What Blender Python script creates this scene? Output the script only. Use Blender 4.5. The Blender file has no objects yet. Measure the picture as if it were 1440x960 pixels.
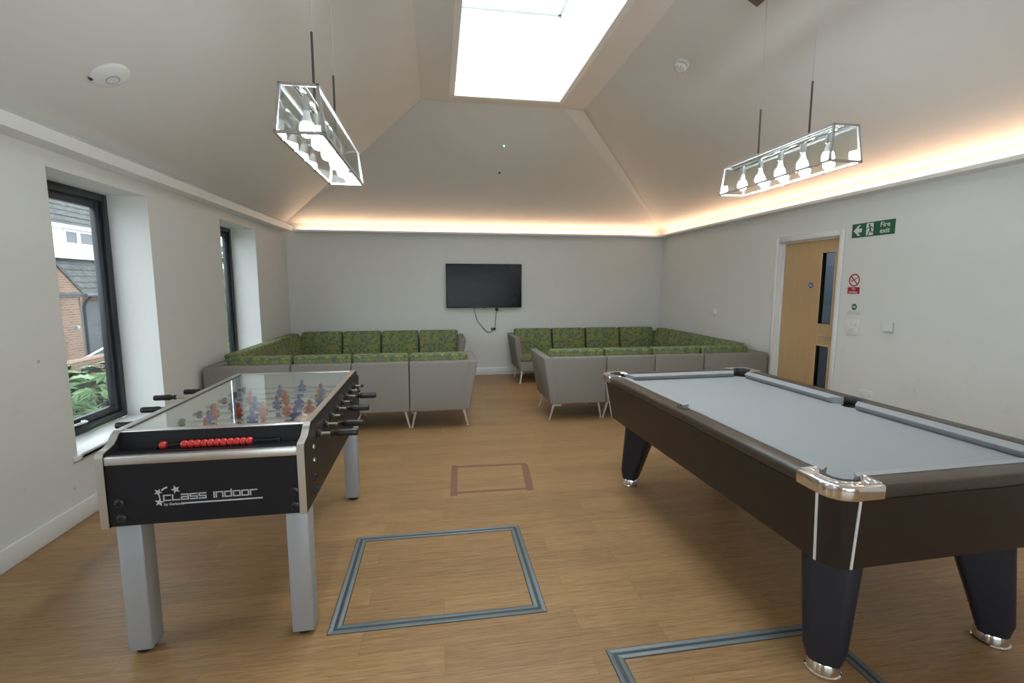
import bpy, bmesh, math, random
from mathutils import Vector, Matrix
random.seed(7)
PI = math.pi
S = bpy.context.scene
COL = S.collection

# ------------------------------------------------------------------ camera
cam = bpy.data.cameras.new('camera'); cam.sensor_width = 36.0
cam.lens = 666.3 / 1440 * 36.0; cam.clip_start = .02
co = bpy.data.objects.new('camera', cam); COL.objects.link(co)
co.location = (0, 0, 1.4825); co.rotation_euler = (PI/2 - .1187, 0, -.1538)
S.camera = co

# ------------------------------------------------------------------ light and exposure
SKY = 3.3                # overcast sky
SKYLIGHT_W = 42         # daylight falling through the roof light
LED = 13.0                # warm strip in the cove
BULB = 90.0              # pendant bulbs
S.view_settings.view_transform = 'Standard'; S.view_settings.look = 'None'
S.view_settings.gamma = 1; S.view_settings.use_curve_mapping = False
S.view_settings.exposure = 0.30
W = bpy.data.worlds.new('overcast'); S.world = W; W.use_nodes = True
bg = W.node_tree.nodes['Background']
bg.inputs[0].default_value = (.86, .945, 1.0, 1); bg.inputs[1].default_value = SKY
def area_light(name, loc, rot, sx, sy, watts, col):
    l = bpy.data.lights.new(name, 'AREA'); l.shape = 'RECTANGLE'; l.size = sx; l.size_y = sy
    l.energy = watts; l.color = col
    o = bpy.data.objects.new(name, l); COL.objects.link(o); o.location = loc; o.rotation_euler = rot
    return o
area_light('skylight_daylight', (.785, 3.3, 4.62), (0, 0, 0), 1.15, 4.2, SKYLIGHT_W, (.88, 1.0, .99))

# ------------------------------------------------------------------ material helpers
def nt(name):
    m = bpy.data.materials.new(name); m.use_nodes = True
    t = m.node_tree; return m, t, t.nodes['Principled BSDF']
def N(t, typ, **kw):
    n = t.nodes.new(typ)
    for k, v in kw.items():
        if k == 'ins':
            for i, x in v.items(): n.inputs[i].default_value = x
        else: setattr(n, k, v)
    return n
def L(t, a, b): t.links.new(a, b)
def mth(t, op, a, b=None, c=None):
    n = t.nodes.new('ShaderNodeMath'); n.operation = op
    for i, x in enumerate((a, b, c)):
        if x is None: continue
        if isinstance(x, (int, float)): n.inputs[i].default_value = x
        else: L(t, x, n.inputs[i])
    return n.outputs[0]
def pm(name, col, rough=.5, metal=0, var=.06, vs=8, bump=0, bs=200, spec=.5, coat=0):
    """plain coloured surface with a little procedural unevenness"""
    m, t, p = nt(name)
    p.inputs['Roughness'].default_value = rough; p.inputs['Metallic'].default_value = metal
    p.inputs['Specular IOR Level'].default_value = spec
    if coat: p.inputs['Coat Weight'].default_value = coat; p.inputs['Coat Roughness'].default_value = .1
    tc = N(t, 'ShaderNodeTexCoord')
    nz = N(t, 'ShaderNodeTexNoise', ins={'Scale': vs, 'Detail': 4})
    L(t, tc.outputs['Object'], nz.inputs['Vector'])
    mx = N(t, 'ShaderNodeMix', data_type='RGBA')
    mx.inputs[6].default_value = tuple(c*(1-var) for c in col) + (1,)
    mx.inputs[7].default_value = tuple(min(1, c*(1+var)) for c in col) + (1,)
    L(t, nz.outputs[0], mx.inputs[0]); L(t, mx.outputs[2], p.inputs['Base Color'])
    if bump:
        n2 = N(t, 'ShaderNodeTexNoise', ins={'Scale': bs, 'Detail': 2}); L(t, tc.outputs['Object'], n2.inputs['Vector'])
        b = N(t, 'ShaderNodeBump', ins={'Strength': bump, 'Distance': .01}); L(t, n2.outputs[0], b.inputs['Height']); L(t, b.outputs[0], p.inputs['Normal'])
    return m
def emis(name, col, s):
    m, t, p = nt(name)
    p.inputs['Base Color'].default_value = col + (1,)
    p.inputs['Emission Color'].default_value = col + (1,); p.inputs['Emission Strength'].default_value = s
    return m
def thin_glass(name, tint=(1, 1, 1), ior=1.5, extra=0.0, rough=0.0):
    m, t, p = nt(name); t.nodes.remove(p)
    tr = N(t, 'ShaderNodeBsdfTransparent'); tr.inputs[0].default_value = tint + (1,)
    gl = N(t, 'ShaderNodeBsdfGlossy'); gl.inputs['Roughness'].default_value = rough
    # both faces of the pane reflect alike, more at grazing angles
    g = N(t, 'ShaderNodeNewGeometry'); dt = N(t, 'ShaderNodeVectorMath', operation='DOT_PRODUCT')
    L(t, g.outputs['Incoming'], dt.inputs[0]); L(t, g.outputs['Normal'], dt.inputs[1])
    f0 = ((ior-1)/(ior+1))**2 + extra
    k = mth(t, 'POWER', mth(t, 'SUBTRACT', 1.0, mth(t, 'ABSOLUTE', dt.outputs['Value'])), 5)
    f = mth(t, 'ADD', mth(t, 'MULTIPLY', k, 1-f0), f0)
    mx = N(t, 'ShaderNodeMixShader'); L(t, f, mx.inputs[0]); L(t, tr.outputs[0], mx.inputs[1]); L(t, gl.outputs[0], mx.inputs[2])
    L(t, mx.outputs[0], t.nodes['Material Output'].inputs[0])
    return m
def wall_paint(name, col, dirt=0.0):
    m, t, p = nt(name); p.inputs['Roughness'].default_value = .6; p.inputs['Specular IOR Level'].default_value = .25
    g = N(t, 'ShaderNodeNewGeometry')
    nz = N(t, 'ShaderNodeTexNoise', ins={'Scale': 2.2, 'Detail': 6, 'Roughness': .65}); L(t, g.outputs['Position'], nz.inputs['Vector'])
    mx = N(t, 'ShaderNodeMix', data_type='RGBA')
    mx.inputs[6].default_value = tuple(c*.965 for c in col)+(1,); mx.inputs[7].default_value = tuple(min(1, c*1.03) for c in col)+(1,)
    L(t, nz.outputs[0], mx.inputs[0])
    out = mx.outputs[2]
    if dirt:      # scuffs and grubby finger marks low on the wall
        sp = N(t, 'ShaderNodeSeparateXYZ'); L(t, g.outputs['Position'], sp.inputs[0])
        n2 = N(t, 'ShaderNodeTexNoise', ins={'Scale': 5.5, 'Detail': 8, 'Roughness': .7}); L(t, g.outputs['Position'], n2.inputs['Vector'])
        r = N(t, 'ShaderNodeValToRGB'); r.color_ramp.elements[0].position = .60; r.color_ramp.elements[1].position = .78; L(t, n2.outputs[0], r.inputs[0])
        hh = N(t, 'ShaderNodeMapRange', ins={1: .3, 2: 1.3, 3: 1.0, 4: 0.0}); L(t, sp.outputs[2], hh.inputs[0])
        k = mth(t, 'MULTIPLY', mth(t, 'MULTIPLY', r.outputs[0], hh.outputs[0]), dirt)
        m2 = N(t, 'ShaderNodeMix', data_type='RGBA'); L(t, k, m2.inputs[0]); L(t, out, m2.inputs[6]); m2.inputs[7].default_value = (.25, .24, .23, 1)
        v = N(t, 'ShaderNodeTexVoronoi', ins={'Scale': 2.3}); L(t, g.outputs['Position'], v.inputs['Vector'])
        sm = mth(t, 'LESS_THAN', v.outputs['Distance'], .022)
        m3 = N(t, 'ShaderNodeMix', data_type='RGBA'); L(t, mth(t, 'MULTIPLY', sm, .5*min(1, dirt*2)), m3.inputs[0]); L(t, m2.outputs[2], m3.inputs[6]); m3.inputs[7].default_value = (.12, .12, .12, 1)
        out = m3.outputs[2]
    L(t, out, p.inputs['Base Color'])
    n3 = N(t, 'ShaderNodeTexNoise', ins={'Scale': 90, 'Detail': 2}); L(t, g.outputs['Position'], n3.inputs['Vector'])
    b = N(t, 'ShaderNodeBump', ins={'Strength': .04, 'Distance': .01}); L(t, n3.outputs[0], b.inputs['Height']); L(t, b.outputs[0], p.inputs['Normal'])
    return m
def floor_mat():
    m, t, p = nt('oak_vinyl_planks')
    g = N(t, 'ShaderNodeNewGeometry'); P = g.outputs['Position']
    br = N(t, 'ShaderNodeTexBrick', offset=.37, ins={'Scale': 1, 'Mortar Size': .0012, 'Mortar Smooth': .2, 'Brick Width': .93, 'Row Height': .152, 'Bias': 0})
    br.inputs['Color1'].default_value = (0, 0, 0, 1); br.inputs['Color2'].default_value = (1, 1, 1, 1); br.inputs['Mortar'].default_value = (.5, .5, .5, 1)
    L(t, P, br.inputs['Vector'])
    # shift the grain from plank to plank
    off = N(t, 'ShaderNodeVectorMath', operation='SCALE'); L(t, br.outputs['Color'], off.inputs[0]); off.inputs[3].default_value = 7.3
    ad = N(t, 'ShaderNodeVectorMath', operation='ADD'); L(t, P, ad.inputs[0]); L(t, off.outputs[0], ad.inputs[1])
    mp = N(t, 'ShaderNodeMapping'); mp.inputs['Scale'].default_value = (1.7, 46, 1); L(t, ad.outputs[0], mp.inputs[0])
    n1 = N(t, 'ShaderNodeTexNoise', ins={'Scale': 2.2, 'Detail': 8, 'Roughness': .72, 'Distortion': .35}); L(t, mp.outputs[0], n1.inputs['Vector'])
    mp2 = N(t, 'ShaderNodeMapping'); mp2.inputs['Scale'].default_value = (7, 170, 1); L(t, ad.outputs[0], mp2.inputs[0])
    n2 = N(t, 'ShaderNodeTexNoise', ins={'Scale': 2, 'Detail': 4, 'Roughness': .6}); L(t, mp2.outputs[0], n2.inputs['Vector'])
    cr = N(t, 'ShaderNodeValToRGB'); e = cr.color_ramp.elements
    e[0].position = .30; e[0].color = (.19, .095, .038, 1); e[1].position = .70; e[1].color = (.50, .315, .16, 1)
    x = cr.color_ramp.elements.new(.5); x.color = (.365, .212, .096, 1)
    s = mth(t, 'ADD', mth(t, 'MULTIPLY', n1.outputs[0], .58), mth(t, 'MULTIPLY', n2.outputs[0], .42)); L(t, s, cr.inputs[0])
    # tone of the whole plank
    hs = N(t, 'ShaderNodeHueSaturation'); L(t, cr.outputs[0], hs.inputs['Color'])
    sp = N(t, 'ShaderNodeSeparateColor'); L(t, br.outputs['Color'], sp.inputs[0])
    L(t, mth(t, 'ADD', mth(t, 'MULTIPLY', sp.outputs[0], .20), .90), hs.inputs['Value'])
    mx = N(t, 'ShaderNodeMix', data_type='RGBA'); L(t, mth(t, 'MULTIPLY', br.outputs['Fac'], .35), mx.inputs[0]); L(t, hs.outputs[0], mx.inputs[6]); mx.inputs[7].default_value = (.10, .06, .03, 1)
    L(t, mx.outputs[2], p.inputs['Base Color'])
    L(t, mth(t, 'ADD', mth(t, 'MULTIPLY', n2.outputs[0], .16), .32), p.inputs['Roughness'])
    p.inputs['Specular IOR Level'].default_value = .4
    b = N(t, 'ShaderNodeBump', ins={'Strength': .06, 'Distance': .004}); L(t, n2.outputs[0], b.inputs['Height']); L(t, b.outputs[0], p.inputs['Normal'])
    return m
def hex_fabric():
    """woven upholstery with a hexagon lattice of dots in lime, olive and teal"""
    m, t, p = nt('hexagon_print_fabric'); p.inputs['Roughness'].default_value = .9; p.inputs['Specular IOR Level'].default_value = .15
    uv = N(t, 'ShaderNodeUVMap', uv_map='UVMap'); sp = N(t, 'ShaderNodeSeparateXYZ'); L(t, uv.outputs[0], sp.inputs[0])
    s = .037
    u = mth(t, 'DIVIDE', sp.outputs[0], s); v = mth(t, 'DIVIDE', sp.outputs[1], s*1.732)
    def grid(o):
        uu = mth(t, 'ADD', u, o); vv = mth(t, 'ADD', v, o)
        fu = mth(t, 'FLOOR', uu); fv = mth(t, 'FLOOR', vv)
        du = mth(t, 'SUBTRACT', mth(t, 'SUBTRACT', uu, fu), .5); dv = mth(t, 'MULTIPLY', mth(t, 'SUBTRACT', mth(t, 'SUBTRACT', vv, fv), .5), 1.732)
        d = mth(t, 'SQRT', mth(t, 'ADD', mth(t, 'MULTIPLY', du, du), mth(t, 'MULTIPLY', dv, dv)))
        c = N(t, 'ShaderNodeCombineXYZ'); L(t, fu, c.inputs[0]); L(t, fv, c.inputs[1]); c.inputs[2].default_value = o*7
        w = N(t, 'ShaderNodeTexWhiteNoise', noise_dimensions='3D'); L(t, c.outputs[0], w.inputs['Vector'])
        return d, w.outputs['Value']
    d1, w1 = grid(0.0); d2, w2 = grid(.5)
    k = mth(t, 'LESS_THAN', d1, d2)
    d = mth(t, 'MINIMUM', d1, d2)
    w = mth(t, 'ADD', mth(t, 'MULTIPLY', k, w1), mth(t, 'MULTIPLY', mth(t, 'SUBTRACT', 1, k), w2))
    cr = N(t, 'ShaderNodeValToRGB'); cr.color_ramp.interpolation = 'CONSTANT'; e = cr.color_ramp.elements
    e[0].position = 0; e[0].color = (.12, .165, .135, 1); e[1].position = .30; e[1].color = (.185, .23, .115, 1)
    x = e.new(.5); x.color = (.295, .295, .095, 1); x = e.new(.78); x.color = (.225, .245, .115, 1)
    L(t, mth(t, 'ADD', mth(t, 'MULTIPLY', k, .22), mth(t, 'MULTIPLY', w, .78)), cr.inputs[0])
    dot = mth(t, 'LESS_THAN', d, .43)
    mx = N(t, 'ShaderNodeMix', data_type='RGBA'); L(t, dot, mx.inputs[0]); mx.inputs[6].default_value = (.165, .19, .10, 1); L(t, cr.outputs[0], mx.inputs[7])
    L(t, mx.outputs[2], p.inputs['Base Color'])
    n3 = N(t, 'ShaderNodeTexNoise', ins={'Scale': 400, 'Detail': 2}); L(t, uv.outputs[0], n3.inputs['Vector'])
    b = N(t, 'ShaderNodeBump', ins={'Strength': .15, 'Distance': .004}); L(t, n3.outputs[0], b.inputs['Height']); L(t, b.outputs[0], p.inputs['Normal'])
    return m
def brick_mat():
    m, t, p = nt('weathered_red_brick'); p.inputs['Roughness'].default_value = .9
    uv = N(t, 'ShaderNodeUVMap', uv_map='UVMap')
    br = N(t, 'ShaderNodeTexBrick', ins={'Scale': 1, 'Mortar Size': .012, 'Brick Width': .225, 'Row Height': .075})
    br.inputs['Color1'].default_value = (.18, .082, .052, 1); br.inputs['Color2'].default_value = (.26, .14, .095, 1); br.inputs['Mortar'].default_value = (.23, .20, .165, 1)
    L(t, uv.outputs[0], br.inputs['Vector']); L(t, br.outputs['Color'], p.inputs['Base Color'])
    return m
def tile_mat():
    m, t, p = nt('grey_roof_tile'); p.inputs['Roughness'].default_value = .75
    uv = N(t, 'ShaderNodeUVMap', uv_map='UVMap')
    br = N(t, 'ShaderNodeTexBrick', ins={'Scale': 1, 'Mortar Size': .02, 'Brick Width': .33, 'Row Height': .26})
    br.inputs['Color1'].default_value = (.055, .058, .062, 1); br.inputs['Color2'].default_value = (.085, .085, .085, 1); br.inputs['Mortar'].default_value = (.03, .03, .032, 1)
    L(t, uv.outputs[0], br.inputs['Vector'])
    nz = N(t, 'ShaderNodeTexNoise', ins={'Scale': 9, 'Detail': 6}); L(t, uv.outputs[0], nz.inputs['Vector'])
    r = N(t, 'ShaderNodeValToRGB'); r.color_ramp.elements[0].position = .55; r.color_ramp.elements[1].position = .72; L(t, nz.outputs[0], r.inputs[0])
    mx = N(t, 'ShaderNodeMix', data_type='RGBA'); L(t, mth(t, 'MULTIPLY', r.outputs[0], .5), mx.inputs[0]); L(t, br.outputs['Color'], mx.inputs[6]); mx.inputs[7].default_value = (.26, .26, .23, 1)
    L(t, mx.outputs[2], p.inputs['Base Color'])
    return m
def wood_mat(name, c1, c2, axis=2, sc=1.0, rough=.45):
    m, t, p = nt(name); p.inputs['Roughness'].default_value = rough
    tc = N(t, 'ShaderNodeTexCoord'); mp = N(t, 'ShaderNodeMapping')
    v = [30*sc]*3; v[axis] = 1.6*sc; mp.inputs['Scale'].default_value = v; L(t, tc.outputs['Object'], mp.inputs[0])
    n1 = N(t, 'ShaderNodeTexNoise', ins={'Scale': 1.5, 'Detail': 6, 'Distortion': .4}); L(t, mp.outputs[0], n1.inputs['Vector'])
    mx = N(t, 'ShaderNodeMix', data_type='RGBA'); mx.inputs[6].default_value = c1+(1,); mx.inputs[7].default_value = c2+(1,)
    L(t, n1.outputs[0], mx.inputs[0]); L(t, mx.outputs[2], p.inputs['Base Color'])
    return m
def chrome_pattern():
    m, t, p = nt('engraved_chrome'); p.inputs['Metallic'].default_value = 1; p.inputs['Roughness'].default_value = .34
    tc = N(t, 'ShaderNodeTexCoord')
    p.inputs['Base Color'].default_value = (.60, .595, .58, 1)
    v = N(t, 'ShaderNodeTexVoronoi', ins={'Scale': 70}); L(t, tc.outputs['Object'], v.inputs['Vector'])
    b = N(t, 'ShaderNodeBump', ins={'Strength': .9, 'Distance': .006}); L(t, v.outputs['Distance'], b.inputs['Height']); L(t, b.outputs[0], p.inputs['Normal'])
    return m

M = dict(
    wall=wall_paint('white_wall_paint', (.76, .76, .745)), walld=wall_paint('scuffed_wall_paint', (.76, .76, .745), .45),
    ceil=wall_paint('ceiling_paint', (.745, .725, .70)), trim=pm('white_gloss_trim', (.80, .80, .79), .35, var=.02),
    floor=floor_mat(), hexf=hex_fabric(), greyf=pm('grey_wool_fabric', (.270, .252, .230), .95, var=.07, vs=60, bump=.12, bs=600, spec=.12),
    chrome=pm('chrome', (.82, .82, .82), .09, 1, var=.02), brightsteel=pm('bright_steel_leg', (.86, .86, .86), .3, .55, var=.02), steel=pm('brushed_steel', (.62, .61, .59), .30, 1, var=.05, vs=40),
    alu=pm('satin_aluminium', (.66, .65, .63), .36, 1, var=.04, vs=30),
    legsilver=pm('silver_powder_coat', (.40, .42, .45), .42, .25, var=.03), black=pm('black_laminate', (.010, .010, .014), .5, var=.1, spec=.3),
    rubber=pm('black_rubber', (.012, .012, .013), .55, var=.1), blackplastic=pm('black_plastic', (.016, .016, .017), .35, var=.1),
    sideblack=pm('dark_side_laminate', (.020, .018, .017), .5, var=.08, spec=.3),
    red=pm('red_plastic', (.62, .035, .03), .3, var=.05), redman=pm('red_player_plastic', (.60, .10, .045), .4, var=.05), blueman=pm('blue_player_plastic', (.05, .09, .38), .4, var=.05),
    pitch=pm('pale_green_pitch', (.66, .73, .68), .45, var=.03), inner=pm('pale_inner_board', (.84, .84, .82), .4, var=.03),
    logo=pm('silver_print', (.55, .56, .60), .45, var=.02), white=pm('white_plastic', (.78, .78, .77), .35, var=.02), whitepaint=pm('white_line', (.85, .85, .85), .5, var=.01),
    poolwood=wood_mat('dark_wenge_laminate', (.013, .009, .0075), (.026, .018, .0145), 0, 1.2, .42), poolrail=wood_mat('dark_rail_wood', (.040, .028, .022), (.066, .047, .038), 1, 1.0, .36),
    poolleg=pm('blue_black_leg', (.012, .014, .024), .5, var=.1), cloth=pm('grey_table_cloth', (.34, .355, .372), .95, var=.035, vs=90, spec=.1), pocket=pm('black_pocket_leather', (.006, .006, .007), .7, var=.1),
    capchrome=chrome_pattern(), liner=pm('grey_pocket_liner', (.045, .045, .048), .6, var=.05),
    tvblack=pm('gloss_black_screen', (.005, .005, .008), .2, var=.02, spec=.22), bezel=pm('black_bezel', (.006, .006, .007), .3, var=.05),
    frame=pm('anthracite_window_frame', (.022, .026, .034), .32, var=.05), glass=thin_glass('window_glass', (.97, .99, .99)), tableglass=thin_glass('table_glass', (.985, 1, .99), 1.5, .06),
    lampglass=thin_glass('lamp_glass', (.95, .98, .98), 1.5, .0), bulb=emis('lit_bulb', (.90, .97, 1.0), BULB), led=emis('warm_led_strip', (1.0, .66, .43), LED),
    oak=wood_mat('oak_door_veneer', (.50, .315, .15), (.62, .42, .225), 2, 1.0, .45), oaklight=wood_mat('pale_oak_bead', (.58, .42, .22), (.66, .49, .28), 2, 1.0, .5),
    corridor=pm('corridor_paint', (.30, .33, .37), .7, var=.05), doorglass=thin_glass('wired_door_glass', (.60, .64, .67), 1.5),
    green=pm('sign_green', (.008, .115, .055), .45, var=.05), signred=pm('sign_red', (.42, .012, .03), .45, var=.04), signwhite=pm('sign_white', (.74, .75, .73), .4, var=.02),
    blue=pm('sign_blue', (.02, .13, .42), .4, var=.04), ink=pm('grey_ink', (.10, .10, .10), .6, var=.02), inkpale=pm('pale_grey_ink', (.40, .40, .40), .6, var=.02),
    hatch=pm('grey_floor_trim', (.20, .225, .235), .5, .2, var=.08, vs=20), hatchdark=pm('dark_groove', (.060, .072, .082), .6, var=.1), tape=pm('brown_tape_mark', (.235, .115, .075), .6, var=.12, vs=40),
    led_green=emis('green_pilot_light', (.08, 1.0, .22), 9.0), dark=pm('dark_slot', (.03, .03, .03), .6, var=.05),
    canopy=pm('dark_bronze_plate', (.022, .017, .015), .3, .3, var=.1), wire=pm('clear_wire', (.45, .45, .45), .3, .4, var=.02), rodbrown=pm('dark_rod', (.11, .095, .09), .35, .6, var=.05),
    frame_lamp=pm('grey_lamp_frame', (.42, .41, .41), .4, .2, var=.05),
    brick=brick_mat(), tile=tile_mat(), render=pm('white_cladding', (.74, .77, .76), .6, var=.03), housewin=pm('dark_house_pane', (.10, .11, .13), .1, var=.2, vs=3),
    garage=pm('dark_grey_door', (.07, .075, .08), .5, var=.08), leaf=pm('glossy_green_leaf', (.06, .14, .035), .35, var=.45, vs=5), leafpale=pm('pale_green_leaf', (.17, .26, .10), .4, var=.3, vs=5), bark=pm('bark', (.10, .075, .05), .9, var=.2),
    paving=pm('paving_ground', (.20, .19, .175), .9, var=.15, vs=2), cord=pm('black_cord', (.03, .03, .032), .5, var=.05), speck=pm('dark_speck', (.05, .035, .025), .8),
)

# ------------------------------------------------------------------ mesh helpers
class MB:
    def __init__(s): s.b = bmesh.new()
    def box(s, x0, x1, y0, y1, z0, z1):
        v = [s.b.verts.new(p) for p in ((x0,y0,z0),(x1,y0,z0),(x1,y1,z0),(x0,y1,z0),(x0,y0,z1),(x1,y0,z1),(x1,y1,z1),(x0,y1,z1))]
        for f in ((0,3,2,1),(4,5,6,7),(0,1,5,4),(1,2,6,5),(2,3,7,6),(3,0,4,7)): s.b.faces.new([v[i] for i in f])
        return s
    def hexa(s, bot, top):
        """eight corners: bottom ring then top ring"""
        v = [s.b.verts.new(p) for p in list(bot)+list(top)]
        for f in ((0,3,2,1),(4,5,6,7),(0,1,5,4),(1,2,6,5),(2,3,7,6),(3,0,4,7)): s.b.faces.new([v[i] for i in f])
        return s
    def prism(s, pts, lo, hi, axis='z'):
        """pts: 2D polygon; axis x: (y,z)  y: (x,z)  z: (x,y)"""
        def P(p, h):
            return {'x': (h, p[0], p[1]), 'y': (p[0], h, p[1]), 'z': (p[0], p[1], h)}[axis]
        a = [s.b.verts.new(P(p, lo)) for p in pts]; c = [s.b.verts.new(P(p, hi)) for p in pts]; n = len(pts)
        s.b.faces.new(a); s.b.faces.new(list(reversed(c)))
        for i in range(n): s.b.faces.new([a[i], c[i], c[(i+1) % n], a[(i+1) % n]])
        return s
    def poly(s, pts):
        s.b.faces.new([s.b.verts.new(p) for p in pts]); return s
    def tube(s, pts, r, n=10, cap=True):
        pts = [Vector(p) for p in pts]; rr = r if isinstance(r, (list, tuple)) else [r]*len(pts); rings = []
        up = None
        for i, p in enumerate(pts):
            d = (pts[min(i+1, len(pts)-1)] - pts[max(i-1, 0)]).normalized()
            if up is None:
                up = Vector((0,0,1)) if abs(d.z) < .9 else Vector((1,0,0))
            a = d.cross(up).normalized(); c = a.cross(d).normalized(); up = c
            rings.append([s.b.verts.new(p + a*math.cos(2*PI*k/n)*rr[i] + c*math.sin(2*PI*k/n)*rr[i]) for k in range(n)])
        for i in range(len(rings)-1):
            for k in range(n): s.b.faces.new([rings[i][k], rings[i][(k+1)%n], rings[i+1][(k+1)%n], rings[i+1][k]])
        if cap: s.b.faces.new(list(reversed(rings[0]))); s.b.faces.new(rings[-1])
        return s
    def lathe(s, prof, c=(0,0,0), n=24, mat=None):
        """profile (r, h) about z, then moved by matrix"""
        mt = mat or Matrix.Identity(4); rings = []
        for r, h in prof:
            if r < 1e-6: rings.append([s.b.verts.new(mt @ Vector((0,0,h)) + Vector(c))])
            else: rings.append([s.b.verts.new(mt @ Vector((r*math.cos(2*PI*k/n), r*math.sin(2*PI*k/n), h)) + Vector(c)) for k in range(n)])
        for A, B in zip(rings, rings[1:]):
            for k in range(n):
                q = [A[k % len(A)], A[(k+1) % len(A)], B[(k+1) % len(B)], B[k % len(B)]]
                u = []
                for v in q:
                    if v not in u: u.append(v)
                if len(u) > 2: s.b.faces.new(u)
        if len(rings[0]) > 1: s.b.faces.new(list(reversed(rings[0])))
        if len(rings[-1]) > 1: s.b.faces.new(rings[-1])
        return s
    def move(s, mt): bmesh.ops.transform(s.b, matrix=mt, verts=s.b.verts); return s
def uvbox(me):
    uv = me.uv_layers.new(name='UVMap')
    for f in me.polygons:
        n = f.normal; ax = max(range(3), key=lambda i: abs(n[i]))
        for li in f.loop_indices:
            p = me.vertices[me.loops[li].vertex_index].co
            uv.data[li].uv = ((p.y, p.z), (p.x, p.z), (p.x, p.y))[ax]
def obj(name, mb, m, parent=None, bevel=0, seg=3, sub=0, smooth=35, loc=None, rot=None):
    b = mb.b; bmesh.ops.recalc_face_normals(b, faces=b.faces)
    me = bpy.data.meshes.new(name); b.to_mesh(me); b.free()
    for f in me.polygons: f.use_smooth = True
    me.set_sharp_from_angle(angle=math.radians(smooth)); uvbox(me)
    me.materials.append(m)
    o = bpy.data.objects.new(name, me); COL.objects.link(o)
    if parent: o.parent = parent
    if bevel:
        md = o.modifiers.new('bevel', 'BEVEL'); md.width = bevel; md.segments = seg; md.limit_method = 'ANGLE'; md.angle_limit = math.radians(30)
        for e in me.edges: e.use_edge_sharp = False
    if sub:
        md = o.modifiers.new('sub', 'SUBSURF'); md.levels = sub; md.render_levels = sub
        for e in me.edges: e.use_edge_sharp = False
    if loc: o.location = loc
    if rot: o.rotation_euler = rot
    return o
def tag(o, label, cat, group=None):
    o['label'] = label; o['category'] = cat
    if group: o['group'] = group
    return o
def thing(name, label, cat, loc=(0,0,0), rz=0, group=None, rot=None):
    o = bpy.data.objects.new(name, None); COL.objects.link(o); o.empty_display_size = .1
    o.location = loc; o.rotation_euler = rot or (0, 0, rz)
    return tag(o, label, cat, group)
def struct(name, mb, m, parent=None, **k):
    o = obj(name, mb, m, parent, **k)
    if parent is None: o['kind'] = 'structure'
    return o
def text_mb(txt, size, thick=.0006):
    cu = bpy.data.curves.new('txt', 'FONT'); cu.body = txt; cu.size = size; cu.extrude = thick; cu.offset = size*.012; cu.align_x = 'LEFT'; cu.resolution_u = 3
    o = bpy.data.objects.new('txt', cu); COL.objects.link(o)
    dg = bpy.context.evaluated_depsgraph_get(); me = bpy.data.meshes.new_from_object(o.evaluated_get(dg))
    mb = MB(); mb.b.from_mesh(me); bpy.data.objects.remove(o); bpy.data.curves.remove(cu); bpy.data.meshes.remove(me)
    return mb

# ------------------------------------------------------------------ the room
XL, XR, YB, YR = -2.262, 3.789, 7.734, -2.6
ZW = 2.41                      # top of the plastered walls
WZ0, WZ1 = .42, 2.175
WINS = [(-1.24, -.25), (1.01, 2.0), (3.262, 4.25), (5.515, 6.5)]  # first two are out of view, added at the same spacing for more daylight
struct('floor', MB().box(XL-.4, XR+.4, YR-.3, YB+.3, -.12, 0), M['floor'])
mb = MB(); y = YR-.3
for a, c in WINS:
    mb.box(XL-.33, XL, y, a, 0, 2.9)
    mb.box(XL-.33, XL, a, c, 0, WZ0-.03); mb.box(XL-.33, XL, a, c, WZ1, 2.9); y = c
mb.box(XL-.33, XL, y, YB+.3, 0, 2.9)
struct('wall_left', mb, M['walld'])
struct('wall_back', MB().box(XL, XR, YB, YB+.3, 0, 2.9), M['wall'])
DY0, DY1, DZ = 4.045, 4.885, 1.962           # door opening
struct('wall_right', MB().box(XR, XR+.25, YR-.3, DY0, 0, 2.9).box(XR, XR+.25, DY1, YB+.3, 0, 2.9).box(XR, XR+.25, DY0, DY1, DZ, 2.9), M['walld'])
RW0, RW1, RZ0, RZ1 = -1.1, 2.7, .10, 2.15       # glazed opening added behind the viewer to let in more daylight
struct('wall_rear', MB().box(XL, RW0, YR-.3, YR, 0, 2.9).box(RW1, XR, YR-.3, YR, 0, 2.9).box(RW0, RW1, YR-.3, YR, 0, RZ0).box(RW0, RW1, YR-.3, YR, RZ1, 2.9), M['wall'])
mb = MB().box(RW0, RW1, YR-.25, YR-.20, RZ0, RZ0+.06).box(RW0, RW1, YR-.25, YR-.20, RZ1-.06, RZ1)
for k in range(5): xx = RW0+.03+(RW1-RW0-.06)*k/4; mb.box(xx-.03, xx+.03, YR-.25, YR-.20, RZ0+.06, RZ1-.06)
wr = struct('window_6', mb, M['frame'])
obj('pane', MB().box(RW0+.04, RW1-.04, YR-.23, YR-.224, RZ0+.04, RZ1-.04), M['glass'], wr)

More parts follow.
